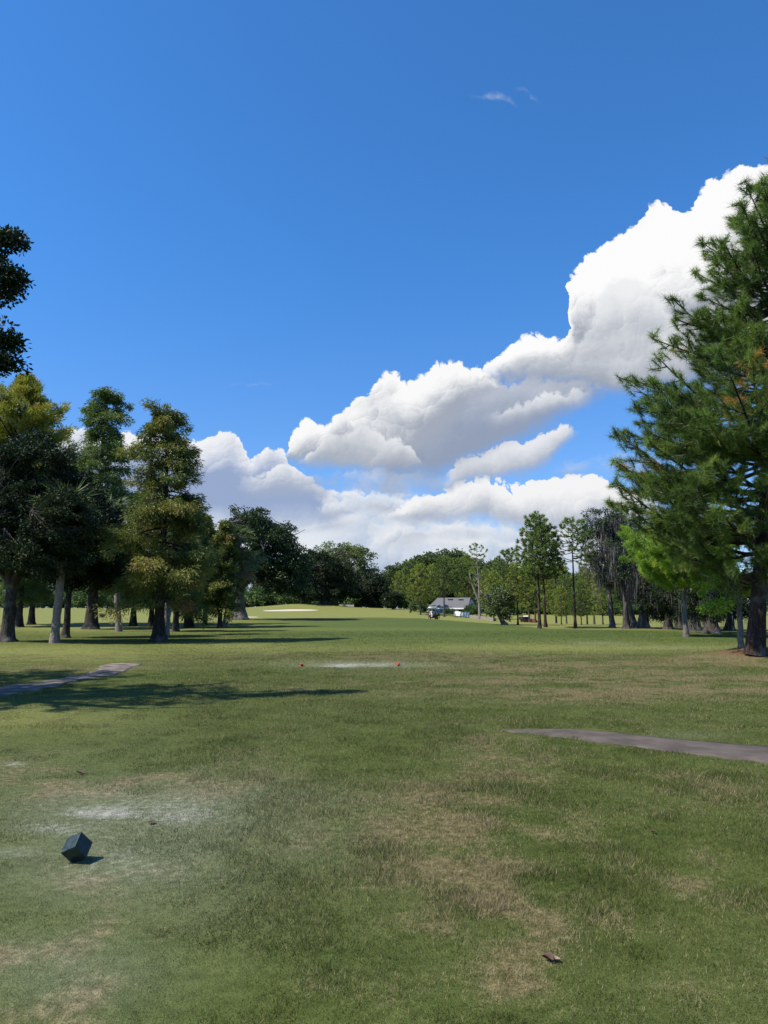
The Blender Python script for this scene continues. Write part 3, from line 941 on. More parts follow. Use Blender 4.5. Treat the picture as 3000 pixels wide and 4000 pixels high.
def turf_attrs(x, y):
    px, py = project(x, y, terrain(x, y))
    ok = np.where(y > 1.2, 1.0, 0.0)
    edge = np.interp(px, [0, 700, 950, 1130, 1400, 1640, 1900, 2160, 2500, 2800, 2950, 3200], [2436, 2432, 2424, 2416, 2412, 2414, 2434, 2456, 2462, 2476, 2500, 2520])
    edge = edge + 5 * (fbm(px / 160, px * 0 + 0.5, 61, 3) - 0.5)
    far = (1 - sst(py, edge - 1.5, edge + 1.5)) * sst(y, 45, 60)
    n1 = fbm(x / 1.3, y / 1.3, 21, 4)
    n2 = fbm(x / 6.0, y / 6.0, 31, 3)
    n3 = fbm(x / 0.30, y / 0.30, 41, 3)
    n4 = fbm(x / 2.6, y / 0.9, 45, 3)
    dry = spots(px, py, DRY) * ok * (1 - far)
    near = 1 - sst(y, 9, 13)
    dry = dry * np.clip(0.46 + 1.2 * (n1 - 0.47) + 2.0 * (n3 - 0.5), 0, 1.1) + 0.16 * (n2 - 0.3) + near * np.clip(0.10 + 0.55 * (n1 - 0.42) + 0.45 * (n3 - 0.5), 0, 1) + sst(y, 8.5, 15) * (1 - sst(y, 24, 34)) * np.clip(0.14 + 0.8 * (n4 - 0.44), 0, 1)
    dry = dry + far * np.clip(0.06 + 0.5 * (fbm(x / 9, y / 9, 51, 4) - 0.4), 0, 1)
    wear = spots(px, py, WEAR) * ok * (1 - far) * (0.55 + 0.9 * (n1 - 0.15))
    lush_lit = spots(px, py, LUSH_LIT) * ok * (0.6 + 0.6 * n2) * (1 - far) + far * 0.85
    fair_shade = sst(px, 900, 1350) * sst(py, edge, edge + 3) * (1 - sst(py, 2500, 2545)) * (0.62 + 0.75 * (fbm(x / 40, y / 5.0, 71, 3) - 0.35)) * ok * (1 - far)  # shade band across the fairway, painted in as a darker grass colour
    return np.clip(dry, 0, 1), np.clip(wear, 0, 1), np.clip(lush_lit, 0, 1), np.clip(fair_shade, 0, 1)


def turf_mat(name, blade):
    m, w = new_mat(name)
    geo = w.n('ShaderNodeNewGeometry')
    pos = geo.outputs['Position']
    dry, wear, lush_lit, fair_shade = (w.attr(k) for k in ('dry', 'wear', 'lush_lit', 'fair_shade'))
    nA = w.noise(pos, 1.6, 5, 0.65)
    nB = w.noise(pos, 14.0, 5, 0.7)
    nC = w.noise(pos, 85.0, 3, 0.7)
    nW = w.noise(pos, 0.35, 4, 0.6)
    mixn = w.m('ADD', w.m('MULTIPLY', nB.outputs['Fac'], 0.55), w.m('MULTIPLY', nC.outputs['Fac'], 0.45))
    green = w.mix(w.mr(nA.outputs['Fac'], 0.3, 0.7), (0.055, 0.076, 0.018), (0.087, 0.108, 0.029))
    green = w.mix(w.mr(nW.outputs['Fac'], 0.35, 0.65, 0.0, 0.35), green, (0.092, 0.108, 0.038))
    green = w.mix(lush_lit, green, w.mix(nB.outputs['Fac'], (0.155, 0.170, 0.042), (0.230, 0.228, 0.080)))
    green = w.mix(w.m('MULTIPLY', fair_shade, 0.85), green, w.mix(nA.outputs['Fac'], (0.052, 0.080, 0.020), (0.086, 0.118, 0.034)))  # darker mown green that carries the painted fairway shade
    tan = w.mix(w.mr(nB.outputs['Fac'], 0.3, 0.7), (0.098, 0.082, 0.034), (0.195, 0.162, 0.082))
    if blade:
        rnd = w.attr('rnd')
        jit = w.m('SUBTRACT', rnd, 0.5)
        fd = w.mr(w.m('ADD', dry, w.m('ADD', w.m('MULTIPLY', jit, 0.95), w.m('MULTIPLY', w.m('SUBTRACT', nB.outputs['Fac'], 0.5), 1.3))), 0.30, 0.62)
        fw = w.mr(w.m('ADD', wear, w.m('MULTIPLY', jit, 0.5)), 0.52, 0.88, 0.0, 0.85)
        c = w.mix(fd, green, w.mix(rnd, tan, (0.27, 0.23, 0.135)))
        c = w.mix(w.m('MULTIPLY', wear, 0.55, clamp=True), c, (0.165, 0.175, 0.125))
        c = w.mix(fw, c, (0.235, 0.235, 0.195))
        c = w.mix(1.0, c, w.mix(w.attr('rnd2'), (0.80, 0.80, 0.78), (1.66, 1.62, 1.52)), 'MULTIPLY')
    else:
        fd = w.mr(w.m('ADD', dry, w.m('MULTIPLY', w.m('SUBTRACT', mixn, 0.5), 1.5)), 0.25, 0.72)
        fw = w.mr(w.m('ADD', wear, w.m('MULTIPLY', w.m('SUBTRACT', mixn, 0.5), 1.5)), 0.46, 0.92, 0.0, 0.88)
        c = w.mix(fd, green, tan)
        c = w.mix(w.m('MULTIPLY', wear, 0.7, clamp=True), c, (0.215, 0.225, 0.165))
        c = w.mix(fw, c, w.mix(nC.outputs['Fac'], (0.22, 0.215, 0.185), (0.40, 0.385, 0.34)))
        c = w.mix(1.0, c, w.mix(w.mr(mixn, 0.3, 0.7), (0.66, 0.66, 0.66), (1.28, 1.28, 1.28)), 'MULTIPLY')
        pin = w.attr('needles')
        c = w.mix(w.mr(w.m('ADD', pin, w.m('MULTIPLY', w.m('SUBTRACT', mixn, 0.5), 1.2)), 0.35, 0.7), c, w.mix(nC.outputs['Fac'], (0.085, 0.045, 0.030), (0.20, 0.105, 0.065)))
    p = w.n('ShaderNodeBsdfPrincipled')
    w.link(c, p.inputs['Base Color'])
    p.inputs['Roughness'].default_value = 0.75
    p.inputs['Specular IOR Level'].default_value = 0.05 if blade else 0.02
    if blade:
        t = w.n('ShaderNodeBsdfTranslucent')
        w.link(c, t.inputs[0])
        mx = w.n('ShaderNodeMixShader')
        mx.inputs[0].default_value = 0.3
        w.link(p.outputs[0], mx.inputs[1])
        w.link(t.outputs[0], mx.inputs[2])
        finish(w, mx.outputs[0])
    else:
        b = w.n('ShaderNodeBump')
        b.inputs['Distance'].default_value = 0.03
        b.inputs['Strength'].default_value = 0.8
        w.link(w.m('ADD', mixn, w.m('MULTIPLY', nA.outputs['Fac'], 0.6)), b.inputs['Height'])
        w.link(b.outputs[0], p.inputs['Normal'])
        finish(w, p.outputs[0])
    return m


def axis_pts(near, step, ratio, far):
    a = [0.0]
    while a[-1] < near:
        a.append(a[-1] + step)
    while a[-1] < far:
        a.append(a[-1] + step)
        step *= ratio
    return np.array(a)


def build_ground():
    xr = axis_pts(5.0, 0.11, 1.045, 2500)
    xs = np.concatenate([-xr[:0:-1], xr])
    yf = axis_pts(12.0, 0.11, 1.022, 3000)
    yb = axis_pts(0.5, 0.5, 1.25, 400)
    ys = np.concatenate([-yb[:0:-1], yf])
    X, Y = np.meshgrid(xs, ys)
    x, y = X.ravel(), Y.ravel()
    z = terrain(x, y)
    ny, nx = X.shape
    i = (np.arange(ny - 1)[:, None] * nx + np.arange(nx - 1)[None]).ravel()
    Q = np.stack([i, i + 1, i + nx + 1, i + nx], 1)
    dry, wear, lush_lit, fair_shade = turf_attrs(x, y)
    need = np.exp(-((x - 13.0) / 1.9) ** 2 - ((y - 24.9) / 1.7) ** 2) * 1.3
    for tx, ty, rr in ROOTS:
        need = np.maximum(need, 0.75 * np.exp(-((x - tx) ** 2 + (y - ty) ** 2) / rr ** 2))
    me = np_mesh('ground', np.stack([x, y, z], 1), Q, dict(dry=dry, wear=wear, lush_lit=lush_lit, fair_shade=fair_shade, needles=np.clip(need, 0, 1)), True)
    o = mesh_obj('ground', me, turf_mat('turf', False))
    o['kind'] = 'structure'
    # blades of grass on the near ground
    r = np.random.default_rng(11)
    bx, by, bs = [], [], []
    for y0, y1, dens, sc in ((1.7, 3.6, 18000, 0.62), (3.6, 5.2, 15000, 0.66), (5.2, 7.5, 9000, 0.74), (7.5, 11, 4600, 0.76), (11, 17, 2400, 0.80), (17, 26, 1000, 0.88), (26, 38, 240, 1.0), (38, 52, 80, 1.1)):
        hw0, hw1 = 0.60 * y0 + 1.7, 0.60 * y1 + 1.7
        n = int((hw0 + hw1) * (y1 - y0) * dens)
        yy = y0 + (y1 - y0) * r.random(n)
        xx = (r.random(n) * 2 - 1) * (0.60 * yy + 1.7)
        bx.append(xx)
        by.append(yy)
        bs.append(np.full(n, sc))
    x, y, s = np.concatenate(bx), np.concatenate(by), np.concatenate(bs)
    keep = ~on_path(x, y)
    x, y, s = x[keep], y[keep], s[keep]
    dry, wear, lush_lit, fair_shade = turf_attrs(x, y)
    keep = r.random(len(x)) > np.clip(wear * 1.0, 0, 0.85)
    x, y, s, dry, wear, lush_lit, fair_shade = (a[keep] for a in (x, y, s, dry, wear, lush_lit, fair_shade))
    n = len(x)
    clump = fbm(x / 0.16, y / 0.16, 77, 3)
    tall = (0.012 + 0.024 * r.random(n)) * (0.55 + 0.95 * clump) * (0.78 + 0.75 * sst(fbm(x / 0.42, y / 0.42, 123, 3), 0.52, 0.68)) * s * (0.66 + 0.50 * sst(x + 0.35 * (y - 3) + 1.2 * (fbm(x / 0.8, y / 0.8, 88, 3) - 0.5), -1.1, 0.3))
    a = r.random(n) * 6.283
    ln = r.uniform(0.25, 1.1, n)
    ax = unit(np.stack([np.cos(a) * ln, np.sin(a) * ln, np.ones(n)], 1))
    P = np.stack([x, y, terrain(x, y) - 0.003], 1)
    V, T, rn = blades(P, ax, tall * 1.25, (0.0030 + 0.0030 * r.random(n)) * s * (1 + np.clip(y - 3, 0, 40) * 0.06), r, r.random(n))
    rn2 = np.repeat(np.clip(0.15 + 0.75 * r.random(n) * (0.4 + clump) - 0.22 * sst(fbm(x / 0.55, y / 0.3, 133, 3), 0.56, 0.68), 0, 1), 3)
    rep = lambda q: np.repeat(q, 3)
    me = np_mesh('grass', V, T, dict(dry=rep(dry), wear=rep(wear), lush_lit=rep(lush_lit), fair_shade=rep(fair_shade), rnd=rn, rnd2=rn2))
    g = mesh_obj('grass', me, turf_mat('grass_blades', True))
    tag(g, 'short mown grass, green mottled with straw, on the ground in front', 'grass', kind='stuff')


def gpoly(pts):
    return [ground_at(*p) for p in pts]


PATHS = {}
PATHS['right'] = (gpoly([(1960, 2853), (2100, 2849), (2230, 2848), (2400, 2860), (2600, 2884), (2800, 2900), (3000, 2918), (3250, 2944), (3600, 2985), (5200, 3170), (8000, 3500)]),
                  gpoly([(1965, 2857), (2070, 2868), (2180, 2880), (2400, 2907), (2600, 2936), (2800, 2960), (3000, 2984), (3250, 3018), (3600, 3070), (5200, 3300), (8000, 3720)]))
PATHS['left'] = (gpoly([(-2600, 3060), (-900, 2810), (-260, 2715), (0, 2682), (120, 2668), (230, 2652), (330, 2632), (385, 2616), (392, 2602), (430, 2593), (470, 2591)]),
                 gpoly([(-2600, 3200), (-900, 2885), (-260, 2762), (0, 2720), (110, 2702), (240, 2676), (350, 2652), (440, 2638), (500, 2618), (545, 2600), (556, 2594), (540, 2591)]))


def on_path(x, y):
    hit = np.zeros(len(x), bool)
    x, y = x + 0.5 * (fbm(x / 0.4, y / 0.4, 91, 3) - 0.5), y + 0.45 * (fbm(x / 0.4, y / 0.4, 95, 3) - 0.5)
    for a, b in PATHS.values():
        poly = [(p.x, p.y) for p in a] + [(p.x, p.y) for p in reversed(b)]
        ins = np.zeros(len(x), bool)
        for (x0, y0), (x1, y1) in zip(poly, poly[1:] + poly[:1]):
            c = ((y0 > y) != (y1 > y)) & (x < (x1 - x0) * (y - y0) / (y1 - y0 + 1e-12) + x0)
            ins ^= c
        hit |= ins
    return hit


def sheet_strip(name, a, b, mat, lift=0.004, nu=170, nv=9, rag=0.035, seed=0):
    r = np.random.default_rng(seed)
    ta, tb = np.linspace(0, 1, len(a)), np.linspace(0, 1, len(b))
    t = np.linspace(0, 1, nu)
    A = np.stack([np.interp(t, ta, [p[k] for p in a]) for k in range(2)], 1)
    B = np.stack([np.interp(t, tb, [p[k] for p in b]) for k in range(2)], 1)
    s = np.linspace(0, 1, nv)
    G = A[:, None] * (1 - s)[None, :, None] + B[:, None] * s[None, :, None]
    for e in (0, -1):
        j = np.stack([np.convolve(r.normal(size=nu + 10), np.hanning(11) / 2.2, 'valid') for _ in range(2)], 1)
        G[:, e] += j * rag * 0.6
    x, y = G[..., 0].ravel(), G[..., 1].ravel()
    edge = np.minimum(s, 1 - s)
    z = terrain(x, y) + lift + np.tile(np.where(edge > 0, 0.006, 0.0), nu)
    i = (np.arange(nu - 1)[:, None] * nv + np.arange(nv - 1)[None]).ravel()
    Q = np.stack([i, i + nv, i + nv + 1, i + 1], 1)
    # turned-down rim, so that the sheet has a thickness
    V = np.stack([x, y, z], 1)
    rim = np.concatenate([np.arange(nv), np.arange(1, nu) * nv + nv - 1, (nu - 1) * nv + np.arange(nv - 2, -1, -1), np.arange(nu - 2, 0, -1) * nv])
    n0 = len(V)
    V = np.concatenate([V, V[rim] - np.array([0, 0, 0.08])])
    k = np.arange(len(rim))
    k2 = (k + 1) % len(rim)
    Q = np.concatenate([Q, np.stack([rim[k], rim[k2], n0 + k2, n0 + k], 1)])
    me = np_mesh(name, V, Q, None, True)
    o = mesh_obj(name, me, mat)
    o['kind'] = 'structure'
    return o


def sheet_blob(name, cpx, cpy, rx, ry, mat, lift=0.02, seed=0, lip=0.0, loc=None):
    """a rounded patch (sand) centred on a photograph pixel, radii in metres"""
    r = np.random.default_rng(seed)
    c = loc or ground_at(cpx, cpy)
    nt, nr = 64, 10
    th = np.linspace(0, 2 * math.pi, nt, endpoint=False)
    wob = 1 + 0.16 * np.sin(2 * th + r.random() * 6) + 0.10 * np.sin(3 * th + r.random() * 6) + 0.05 * np.sin(5 * th + r.random() * 6)
    V = [[c.x, c.y, 0]]
    for k in range(1, nr + 1):
        f = k / nr
        V += [[c.x + rx * f * wob[j] * math.cos(th[j]), c.y + ry * f * wob[j] * math.sin(th[j]), 0] for j in range(nt)]
    V = np.array(V)
    rr = np.concatenate([[0], np.repeat(np.arange(1, nr + 1) / nr, nt)])
    V[:, 2] = terrain(V[:, 0], V[:, 1]) + lift + lip * sst(rr, 0.6, 1.0) - np.where(rr > 0.99, 0.10 + lip, 0)
    j = np.arange(nt)
    T = np.stack([np.zeros(nt, int), 1 + j, 1 + (j + 1) % nt], 1)
    Q = np.concatenate([np.stack([1 + k * nt + j, 1 + (k + 1) * nt + j, 1 + (k + 1) * nt + (j + 1) % nt, 1 + k * nt + (j + 1) % nt], 1) for k in range(nr - 1)])
    o = mesh_obj(name, np_mesh(name, V, [Q, T], None, True), mat)
    o['kind'] = 'structure'
    return o


M['asphalt'] = plain_mat('path_asphalt', (0.098, 0.082, 0.072), 0.95, 0.02, 0.26, 2.2, bump=0.0)
M['dirt'] = plain_mat('path_dirt', (0.150, 0.128, 0.110), 0.95, 0.03, 0.5, 2.5, bump=0.03)
M['sand'] = plain_mat('bunker_sand', (0.50, 0.43, 0.34), 0.95, 0.1, 0.08, 2.0, bump=0.03)


def G(px, py):
    return ground_at(px, py)


def top_h(loc, px, ytop):
    """height that makes something standing at loc reach the photograph row ytop"""
    d = px_dir(px, ytop)
    return EYE + d[2] / d[1] * loc.y - loc.z


def build_setting():
    build_ground()
    sheet_strip('cart_path', *PATHS['right'], M['asphalt'], seed=1)
    sheet_strip('dirt_path', *PATHS['left'], M['dirt'], seed=2, rag=0.10)
    sheet_blob('sand_bunker', 1140, 2384, 5.9, 3.6, M['sand'], seed=4, loc=G(1140, 2384))
    sheet_blob('sand_bunker', 972, 2411, 1.7, 1.4, M['sand'], seed=9)


# ------------------------------------------------------------------ trees of the right-hand side
def stand(px, dist):
    """ground point under photograph column px at a distance"""
    x = (px - 1500.0) / F * dist * 1.0
    return Vector((x, dist, float(terrain(x, dist))))


def trees_right():
    L = G(2950, 2560)
    LEAN = 2.3
    sil = [(2830, 2250), (2640, 2215), (2520, 2120), (2450, 2010), (2410, 1900), (2420, 1780), (2375, 1650), (2400, 1540), (2480, 1490), (2610, 1430), (2650, 1340), (2720, 1230), (2720, 1140), (2690, 1050), (2715, 990), (2700, 930), (2800, 860), (2890, 790)]
    pr = []
    for sx, sy in sil:
        q = at(sx, sy, L.y - 0.6)
        h = q.z - L.z
        pr.append((h, max(0.3, L.x + LEAN * h / 17.2 - q.x - 0.32)))
    pf = prof(pr + [(17.2, 0.5)])
    tr, cr, n = make_pine(5, 17.2, 2.5, pf, 205, 0.27, needle=(0.17, 0.34), nw=0.0115, nn=104, brush=1.15, side_step=0.24, dead=0.008, side_len=0.50, tuft_gap=0.25, bare=0.34, rise=0.3, limb=0.8, lean=(LEAN, 0), lobes=0.75,
                          extra=[(11.2, math.pi * 1.02, 3.7), (10.6, math.pi * 0.97, 3.9), (11.0, math.pi * 1.08, 3.4)] + [(4.2 + 0.33 * i, math.pi * (0.80 + 0.40 * ((i * 0.618) % 1)), 3.9 + 0.8 * ((i * 0.37) % 1)) for i in range(16)] + [(9.6 + 0.36 * i, math.pi * (0.72 + 0.56 * ((i * 0.618) % 1)), float(pf(9.6 + 0.36 * i)) * (0.7 + 0.3 * ((i * 0.37) % 1))) for i in range(18)], flare=1.25)
    plant('pine_tree', 'tall long-needled pine with a thick dark trunk on a mound of fallen needles', 'pine tree', L, tr, cr, M['bark_pine'], M['pine'])
    # the sunlit pine behind its lower boughs
    L = G(2680, 2488)
    tr, cr, n = make_pine(12, 6.6, 3.0, prof([(2.6, 1.5), (3.6, 2.6), (4.6, 3.6), (5.6, 3.2), (6.6, 0.9)]), 95, 0.15, needle=(0.22, 0.34), nw=0.02, nn=76, brush=1.1, side_step=0.26, side_len=0.42, tuft_gap=0.26, bare=0.1, limb=0.5)
    plant('pine_tree', 'bright yellow-green pine lit by the sun, behind the lower boughs of the tall pine', 'pine tree', L, tr, cr, M['bark_grey'], M['pine_lit'])
    # young broadleaf beside the big trunk
    L = G(2895, 2532)
    h = top_h(L, 2880, 2235)
    tr, cr, mo = make_oak(31, (1.75, 0.10, 0.02, 0), [(2.8, 0.9, 0.7), (3.6, 0.9, 1.0), (0.4, 0.5, 1.0), (4.8, 0.7, 0.8), (1.5, 0.7, 0.9)],
                          [(-0.55, 0, h - 0.75, 0.95, 0.8, 0.5), (0.1, 0, h - 0.4, 0.7, 0.7, 0.4), (-0.8, 0, h - 1.2, 0.5, 0.5, 0.3)], 46, per=60, clump=0.28, leaf=(0.06, 0.12), lw=0.05, flare=1.3, twig=0.008)
    plant('young_tree', 'slim young tree with a pale trunk and bright leaves beside the thick pine trunk', 'tree', L, tr, cr, M['bark_pale'], M['pine_lit'])
    # pair of tall pines and the lone one with a flat head
    tA, cA, n = make_pine(21, 8.8, 4.1, prof([(3.6, 0.9), (4.6, 1.7), (6.2, 1.65), (7.6, 1.4), (8.8, 0.5)]), 84, 0.14, needle=(0.18, 0.28), nw=0.035, nn=36, side_step=0.36, bare=0.2, side_len=0.4, wob=0.08)
    tB, cB, n = make_pine(22, 8.4, 5.3, prof([(4.6, 1.1), (5.6, 1.5), (6.8, 1.75), (7.8, 1.3), (8.4, 0.6)]), 44, 0.12, needle=(0.18, 0.28), nw=0.035, nn=36, side_step=0.36, bare=0.45, side_len=0.4, wob=0.06)
    a = plant('pine_tree', 'straight dark-trunked pine with a dense tall crown, left trunk of the close pair', 'pine tree', G(2108, 2455), tA, cA, M['bark_pine'], M['pine_far'])
    replant(a, 'thinner pine of the close pair, its trunk just right of the dark straight one', G(2131, 2450), 1.9, None, 0.93)
    plant('pine_tree', 'lone slender pine with bare lower trunk and a small rounded open crown against the sky', 'pine tree', G(2248, 2455), tB, cB, M['bark_pine'], M['pine_far'])
    # olive pines of the strip behind
    tC, cC, n = make_pine(23, 10.0, 2.2, prof([(1.6, 1.6), (3.0, 2.9), (5.5, 2.8), (8.0, 2.1), (10.0, 0.7)]), 84, 0.16, needle=(0.22, 0.38), nw=0.065, nn=30, side_step=0.5, side_len=0.42)
    tD, cD, n = make_pine(24, 10.0, 3.8, prof([(3.0, 1.2), (4.5, 2.2), (6.5, 2.5), (8.5, 2.1), (10.0, 0.8)]), 76, 0.15, needle=(0.22, 0.38), nw=0.065, nn=30, side_step=0.5, side_len=0.42)
    g = 'young pines in the rough on the right'
    base = None
    lst = [  # column, top row, distance, mesh, material, label
        (2017, 2205, 64, 'D', 'pine_olive', 'young olive-green pine with a thin pale trunk left of the red utility cart'),
        (1985, 2150, 96, 'D', 'pine_far', 'green pine behind the crooked small tree, its top showing against low cloud'),
        (1925, 2235, 92, 'C', 'pine_olive', 'yellowish bushy pine right of the grey-roofed house'),
        (2062, 2215, 88, 'C', 'pine_olive', 'bushy olive pine hanging over the red utility cart'),
        (2085, 2190, 100, 'D', 'pine_far', 'green pine standing behind the left trunk of the close pair'),
        (2165, 2185, 92, 'C', 'pine_olive', 'bushy yellow-green pine between the close pair and the lone slender pine'),
        (2185, 2290, 68, 'C', 'pine_olive', 'low young pine with a short dark trunk right of the close pair'),
        (2205, 2250, 76, 'C', 'pine_far', 'low green pine left of the lone slender trunk'),
        (2262, 2275, 66, 'C', 'pine_far', 'low pine with a thick short trunk directly behind the lone slender pine'),
        (2312, 2170, 90, 'D', 'pine_olive', 'yellow-green pine right of the lone slender pine, left of the mossy oaks'),
        (2345, 2240, 84, 'C', 'pine_olive', 'bushy pine of bright olive green against the mossy oaks'),
        (2285, 2225, 100, 'C', 'pine_far', 'green pine at the back, right behind the lone slender pine'),
    ]
    src = {}
    for px, ty, d, k, mt, lab in lst:
        loc = stand(px, d)
        h = top_h(loc, px, ty)
        if (k, mt) not in src:
            me = (tC, cC) if k == 'C' else (tD, cD)
            if any(kk[0] == k for kk in src):
                me = (me[0].copy(), me[1].copy())
                for q in me:
                    q.materials.clear()
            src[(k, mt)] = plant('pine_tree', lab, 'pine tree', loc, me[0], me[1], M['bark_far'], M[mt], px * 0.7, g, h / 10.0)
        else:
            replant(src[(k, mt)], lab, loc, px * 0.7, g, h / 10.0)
    pA, pB = src[('C', 'pine_olive')], src[('D', 'pine_far')]
    # beyond the fairway, around the house
    g = 'pines round the grey-roofed house'
    for px, ty, d, s_, lab in [
        (1602, 2188, 132, pB, 'open pine with a bare pale trunk near the flag, left of the golf cart'),
        (1641, 2205, 126, pA, 'leafy light-green pine with a forked trunk between the flag and the golf cart'),
        (1560, 2232, 160, pA, 'light green pine behind the bare pale trunk near the flag'),
        (1733, 2178, 122, pB, 'dark-trunked pine in front of the grey roof beside the golf cart'),
        (1690, 2205, 152, pA, 'light green pine above the left end of the grey roof'),
        (1785, 2185, 156, pB, 'tall pine behind the middle of the grey roof'),
        (1828, 2172, 162, pA, 'bushy pine behind the right end of the grey roof'),
        (1895, 2225, 140, pA, 'bushy pine right of the pale forked trunk near the house'),
    ]:
        loc = stand(px, d)
        replant(s_, lab, loc, px * 0.9, g, top_h(loc, px, ty) / 10.0)
    # tall thin pine with pale forked trunk
    L = stand(1870, 118)
    h = top_h(L, 1875, 2125)
    tr, cr, n = make_pine(41, h, h * 0.45, prof([(h * 0.4, 1.3), (h * 0.6, 2.0), (h * 0.72, 1.2), (h * 0.82, 2.0), (h * 0.94, 1.6), (h, 0.5)]), 34, 0.24, needle=(0.25, 0.4), nw=0.06, nn=20, side_step=0.6, bare=0.35, wob=0.3)
    gg = Geo()
    gg.tube([[0, 0, h * 0.22], [-0.7, 0, h * 0.36], [-1.3, 0.1, h * 0.5], [-1.6, 0.1, h * 0.62]], [0.2, 0.16, 0.11, 0.05], 8)
    t = plant('pine_tree', 'tallest thin pine with a pale forked trunk right of the grey-roofed house', 'pine tree', L, tr, cr, M['bark_pale'], M['pine_far'])
    mesh_obj('limb', gg.mesh('limb', True), M['bark_pale'], t)

    # oaks hung with grey moss
    def moss_oak(base, seed, trunk, limbs, lob, ncl, moss, label, bark='bark_grey', leaf='oak', mlen=(0.8, 2.6), tint=0.4, per=60):
        L_ = G(*base)
        k = L_.y / F
        lobes = [((x - base[0]) * k, dy, (base[1] - y) * k, rx * k, ry, rz * k) for x, y, rx, rz, ry, dy in lob]
        tr_, cr_, mo_ = make_oak(seed, trunk, limbs, lobes, int(ncl * 1.7), per=per, clump=0.42, leaf=(0.10, 0.18), lw=0.08, shell=0.25, moss=int(moss * 0.62), moss_len=mlen, flare=1.5, tintb=tint)
        return plant('moss_oak', label, 'oak tree', L_, tr_, cr_, M[bark], M[leaf], 0, 'oaks hung with grey moss on the right', 1.0, mo_)
    pi = math.pi
    moss_oak((2392, 2452), 51, (2.6, 0.22, -0.1, 0), [(pi * 0.95, 1.6, 3.8), (pi * 0.2, 1.2, 5.2), (pi * 1.4, 1.2, 3.6), (pi * 0.6, 1.0, 4.6)],
             [(2375, 2020, 80, 42, 1.4, 0), (2330, 2075, 55, 40, 1.2, 0.3), (2420, 2080, 80, 50, 1.4, 0.5), (2390, 2200, 90, 80, 1.5, 0.4)], 90, 150, 'moss-hung oak with a dark thin top, leftmost of the mossy row')
    moss_oak((2478, 2452), 52, (2.4, 0.30, -0.55, 0), [(pi * 0.8, 1.3, 3.6), (pi * 0.5, 0.9, 4.5), (pi * 1.3, 1.2, 3.2), (0.1, 1.0, 4.0)],
             [(2450, 2060, 90, 60, 1.4, 0.2), (2400, 2150, 80, 70, 1.5, 0.5), (2490, 2170, 90, 80, 1.6, 0.6)], 70, 150, 'moss-hung oak whose grey trunk leans left and forks high up')
    moss_oak((2513, 2453), 53, (2.9, 0.40, 0.25, 0), [(pi * 0.35, 1.2, 3.2), (pi * 0.65, 1.1, 3.6), (0.0, 1.5, 3.0), (pi * 1.5, 1.0, 3.0)],
             [(2560, 2080, 90, 60, 1.6, 0.4), (2530, 2190, 100, 80, 1.8, 0.8), (2600, 2220, 90, 80, 1.6, 0.8)], 80, 120, 'moss-hung oak with the stoutest pale grey trunk of the mossy row')
    moss_oak((2446, 2456), 54, (2.0, 0.24, 0.05, 0.1), [(pi * 0.5, 0.8, 3.0), (pi * 1.2, 0.9, 2.4), (0.3, 1.0, 2.6)],
             [(2440, 2250, 90, 70, 1.5, 0.6), (2420, 2160, 60, 60, 1.3, 0.6)], 50, 140, 'moss-hung oak with a short dark trunk between the leaning trunks', 'bark')
    for i, (bx, by, lab) in enumerate([((2610), 2458, 'dark mossy oak with drooping branches reaching almost to the grass'), (2716, 2464, 'dark mossy oak with a short black trunk behind the bright yellow-green pine'),
                                       (2780, 2475, 'dark mossy oak with a broad trunk left of the slim young tree'), (2850, 2462, 'dark oak in the deep shade behind the slim young tree'),
                                       (2660, 2450, 'dark mossy oak at the back, between the drooping oak and the black-trunked one')]):
        moss_oak((bx, by), 60 + i, (1.6, 0.30 + 0.06 * (i % 3), 0.1, 0), [(0.2, 1.6, 1.8), (pi * 0.9, 1.6, 1.6), (pi * 0.5, 1.2, 2.6), (pi * 1.5, 1.4, 2.0)],
                 [(bx, 2260, 85, 70, 1.8, 0.5), (bx - 40, 2340, 60, 50, 1.6, 0.3), (bx + 45, 2330, 60, 55, 1.6, 0.4), (bx, 2170, 80, 60, 1.6, 0.6), (bx - 10, 2395, 70, 34, 1.4, 0.9), (bx + 30, 2385, 60, 40, 1.3, -0.2)], 170, 90, lab, 'bark', 'oak_dark', (0.6, 2.0), 0.35)
    # shade tree beyond the right edge, its crown closes the edge of the picture
    L = Vector((20.5, 33.0, float(terrain(20.5, 33.0))))
    tr, cr, mo = make_oak(70, (2.2, 0.35, 0, 0), [(pi, 3, 3), (pi * 0.6, 2, 4), (0.2, 2, 3), (pi * 1.4, 2, 3)], [(-1.6, 0, 5.5, 2.6, 2.5, 2.6), (-1.0, 0, 3.2, 2.2, 2.0, 1.6), (0.8, 0, 6.5, 2.6, 2.5, 2.2)], 110, per=70, clump=0.5, moss=30)
    plant('oak_tree', 'dark oak at the right edge, seen past the thick pine trunk', 'oak tree', L, tr, cr, M['bark'], M['oak_dark'], 0, None, 1.0, mo)


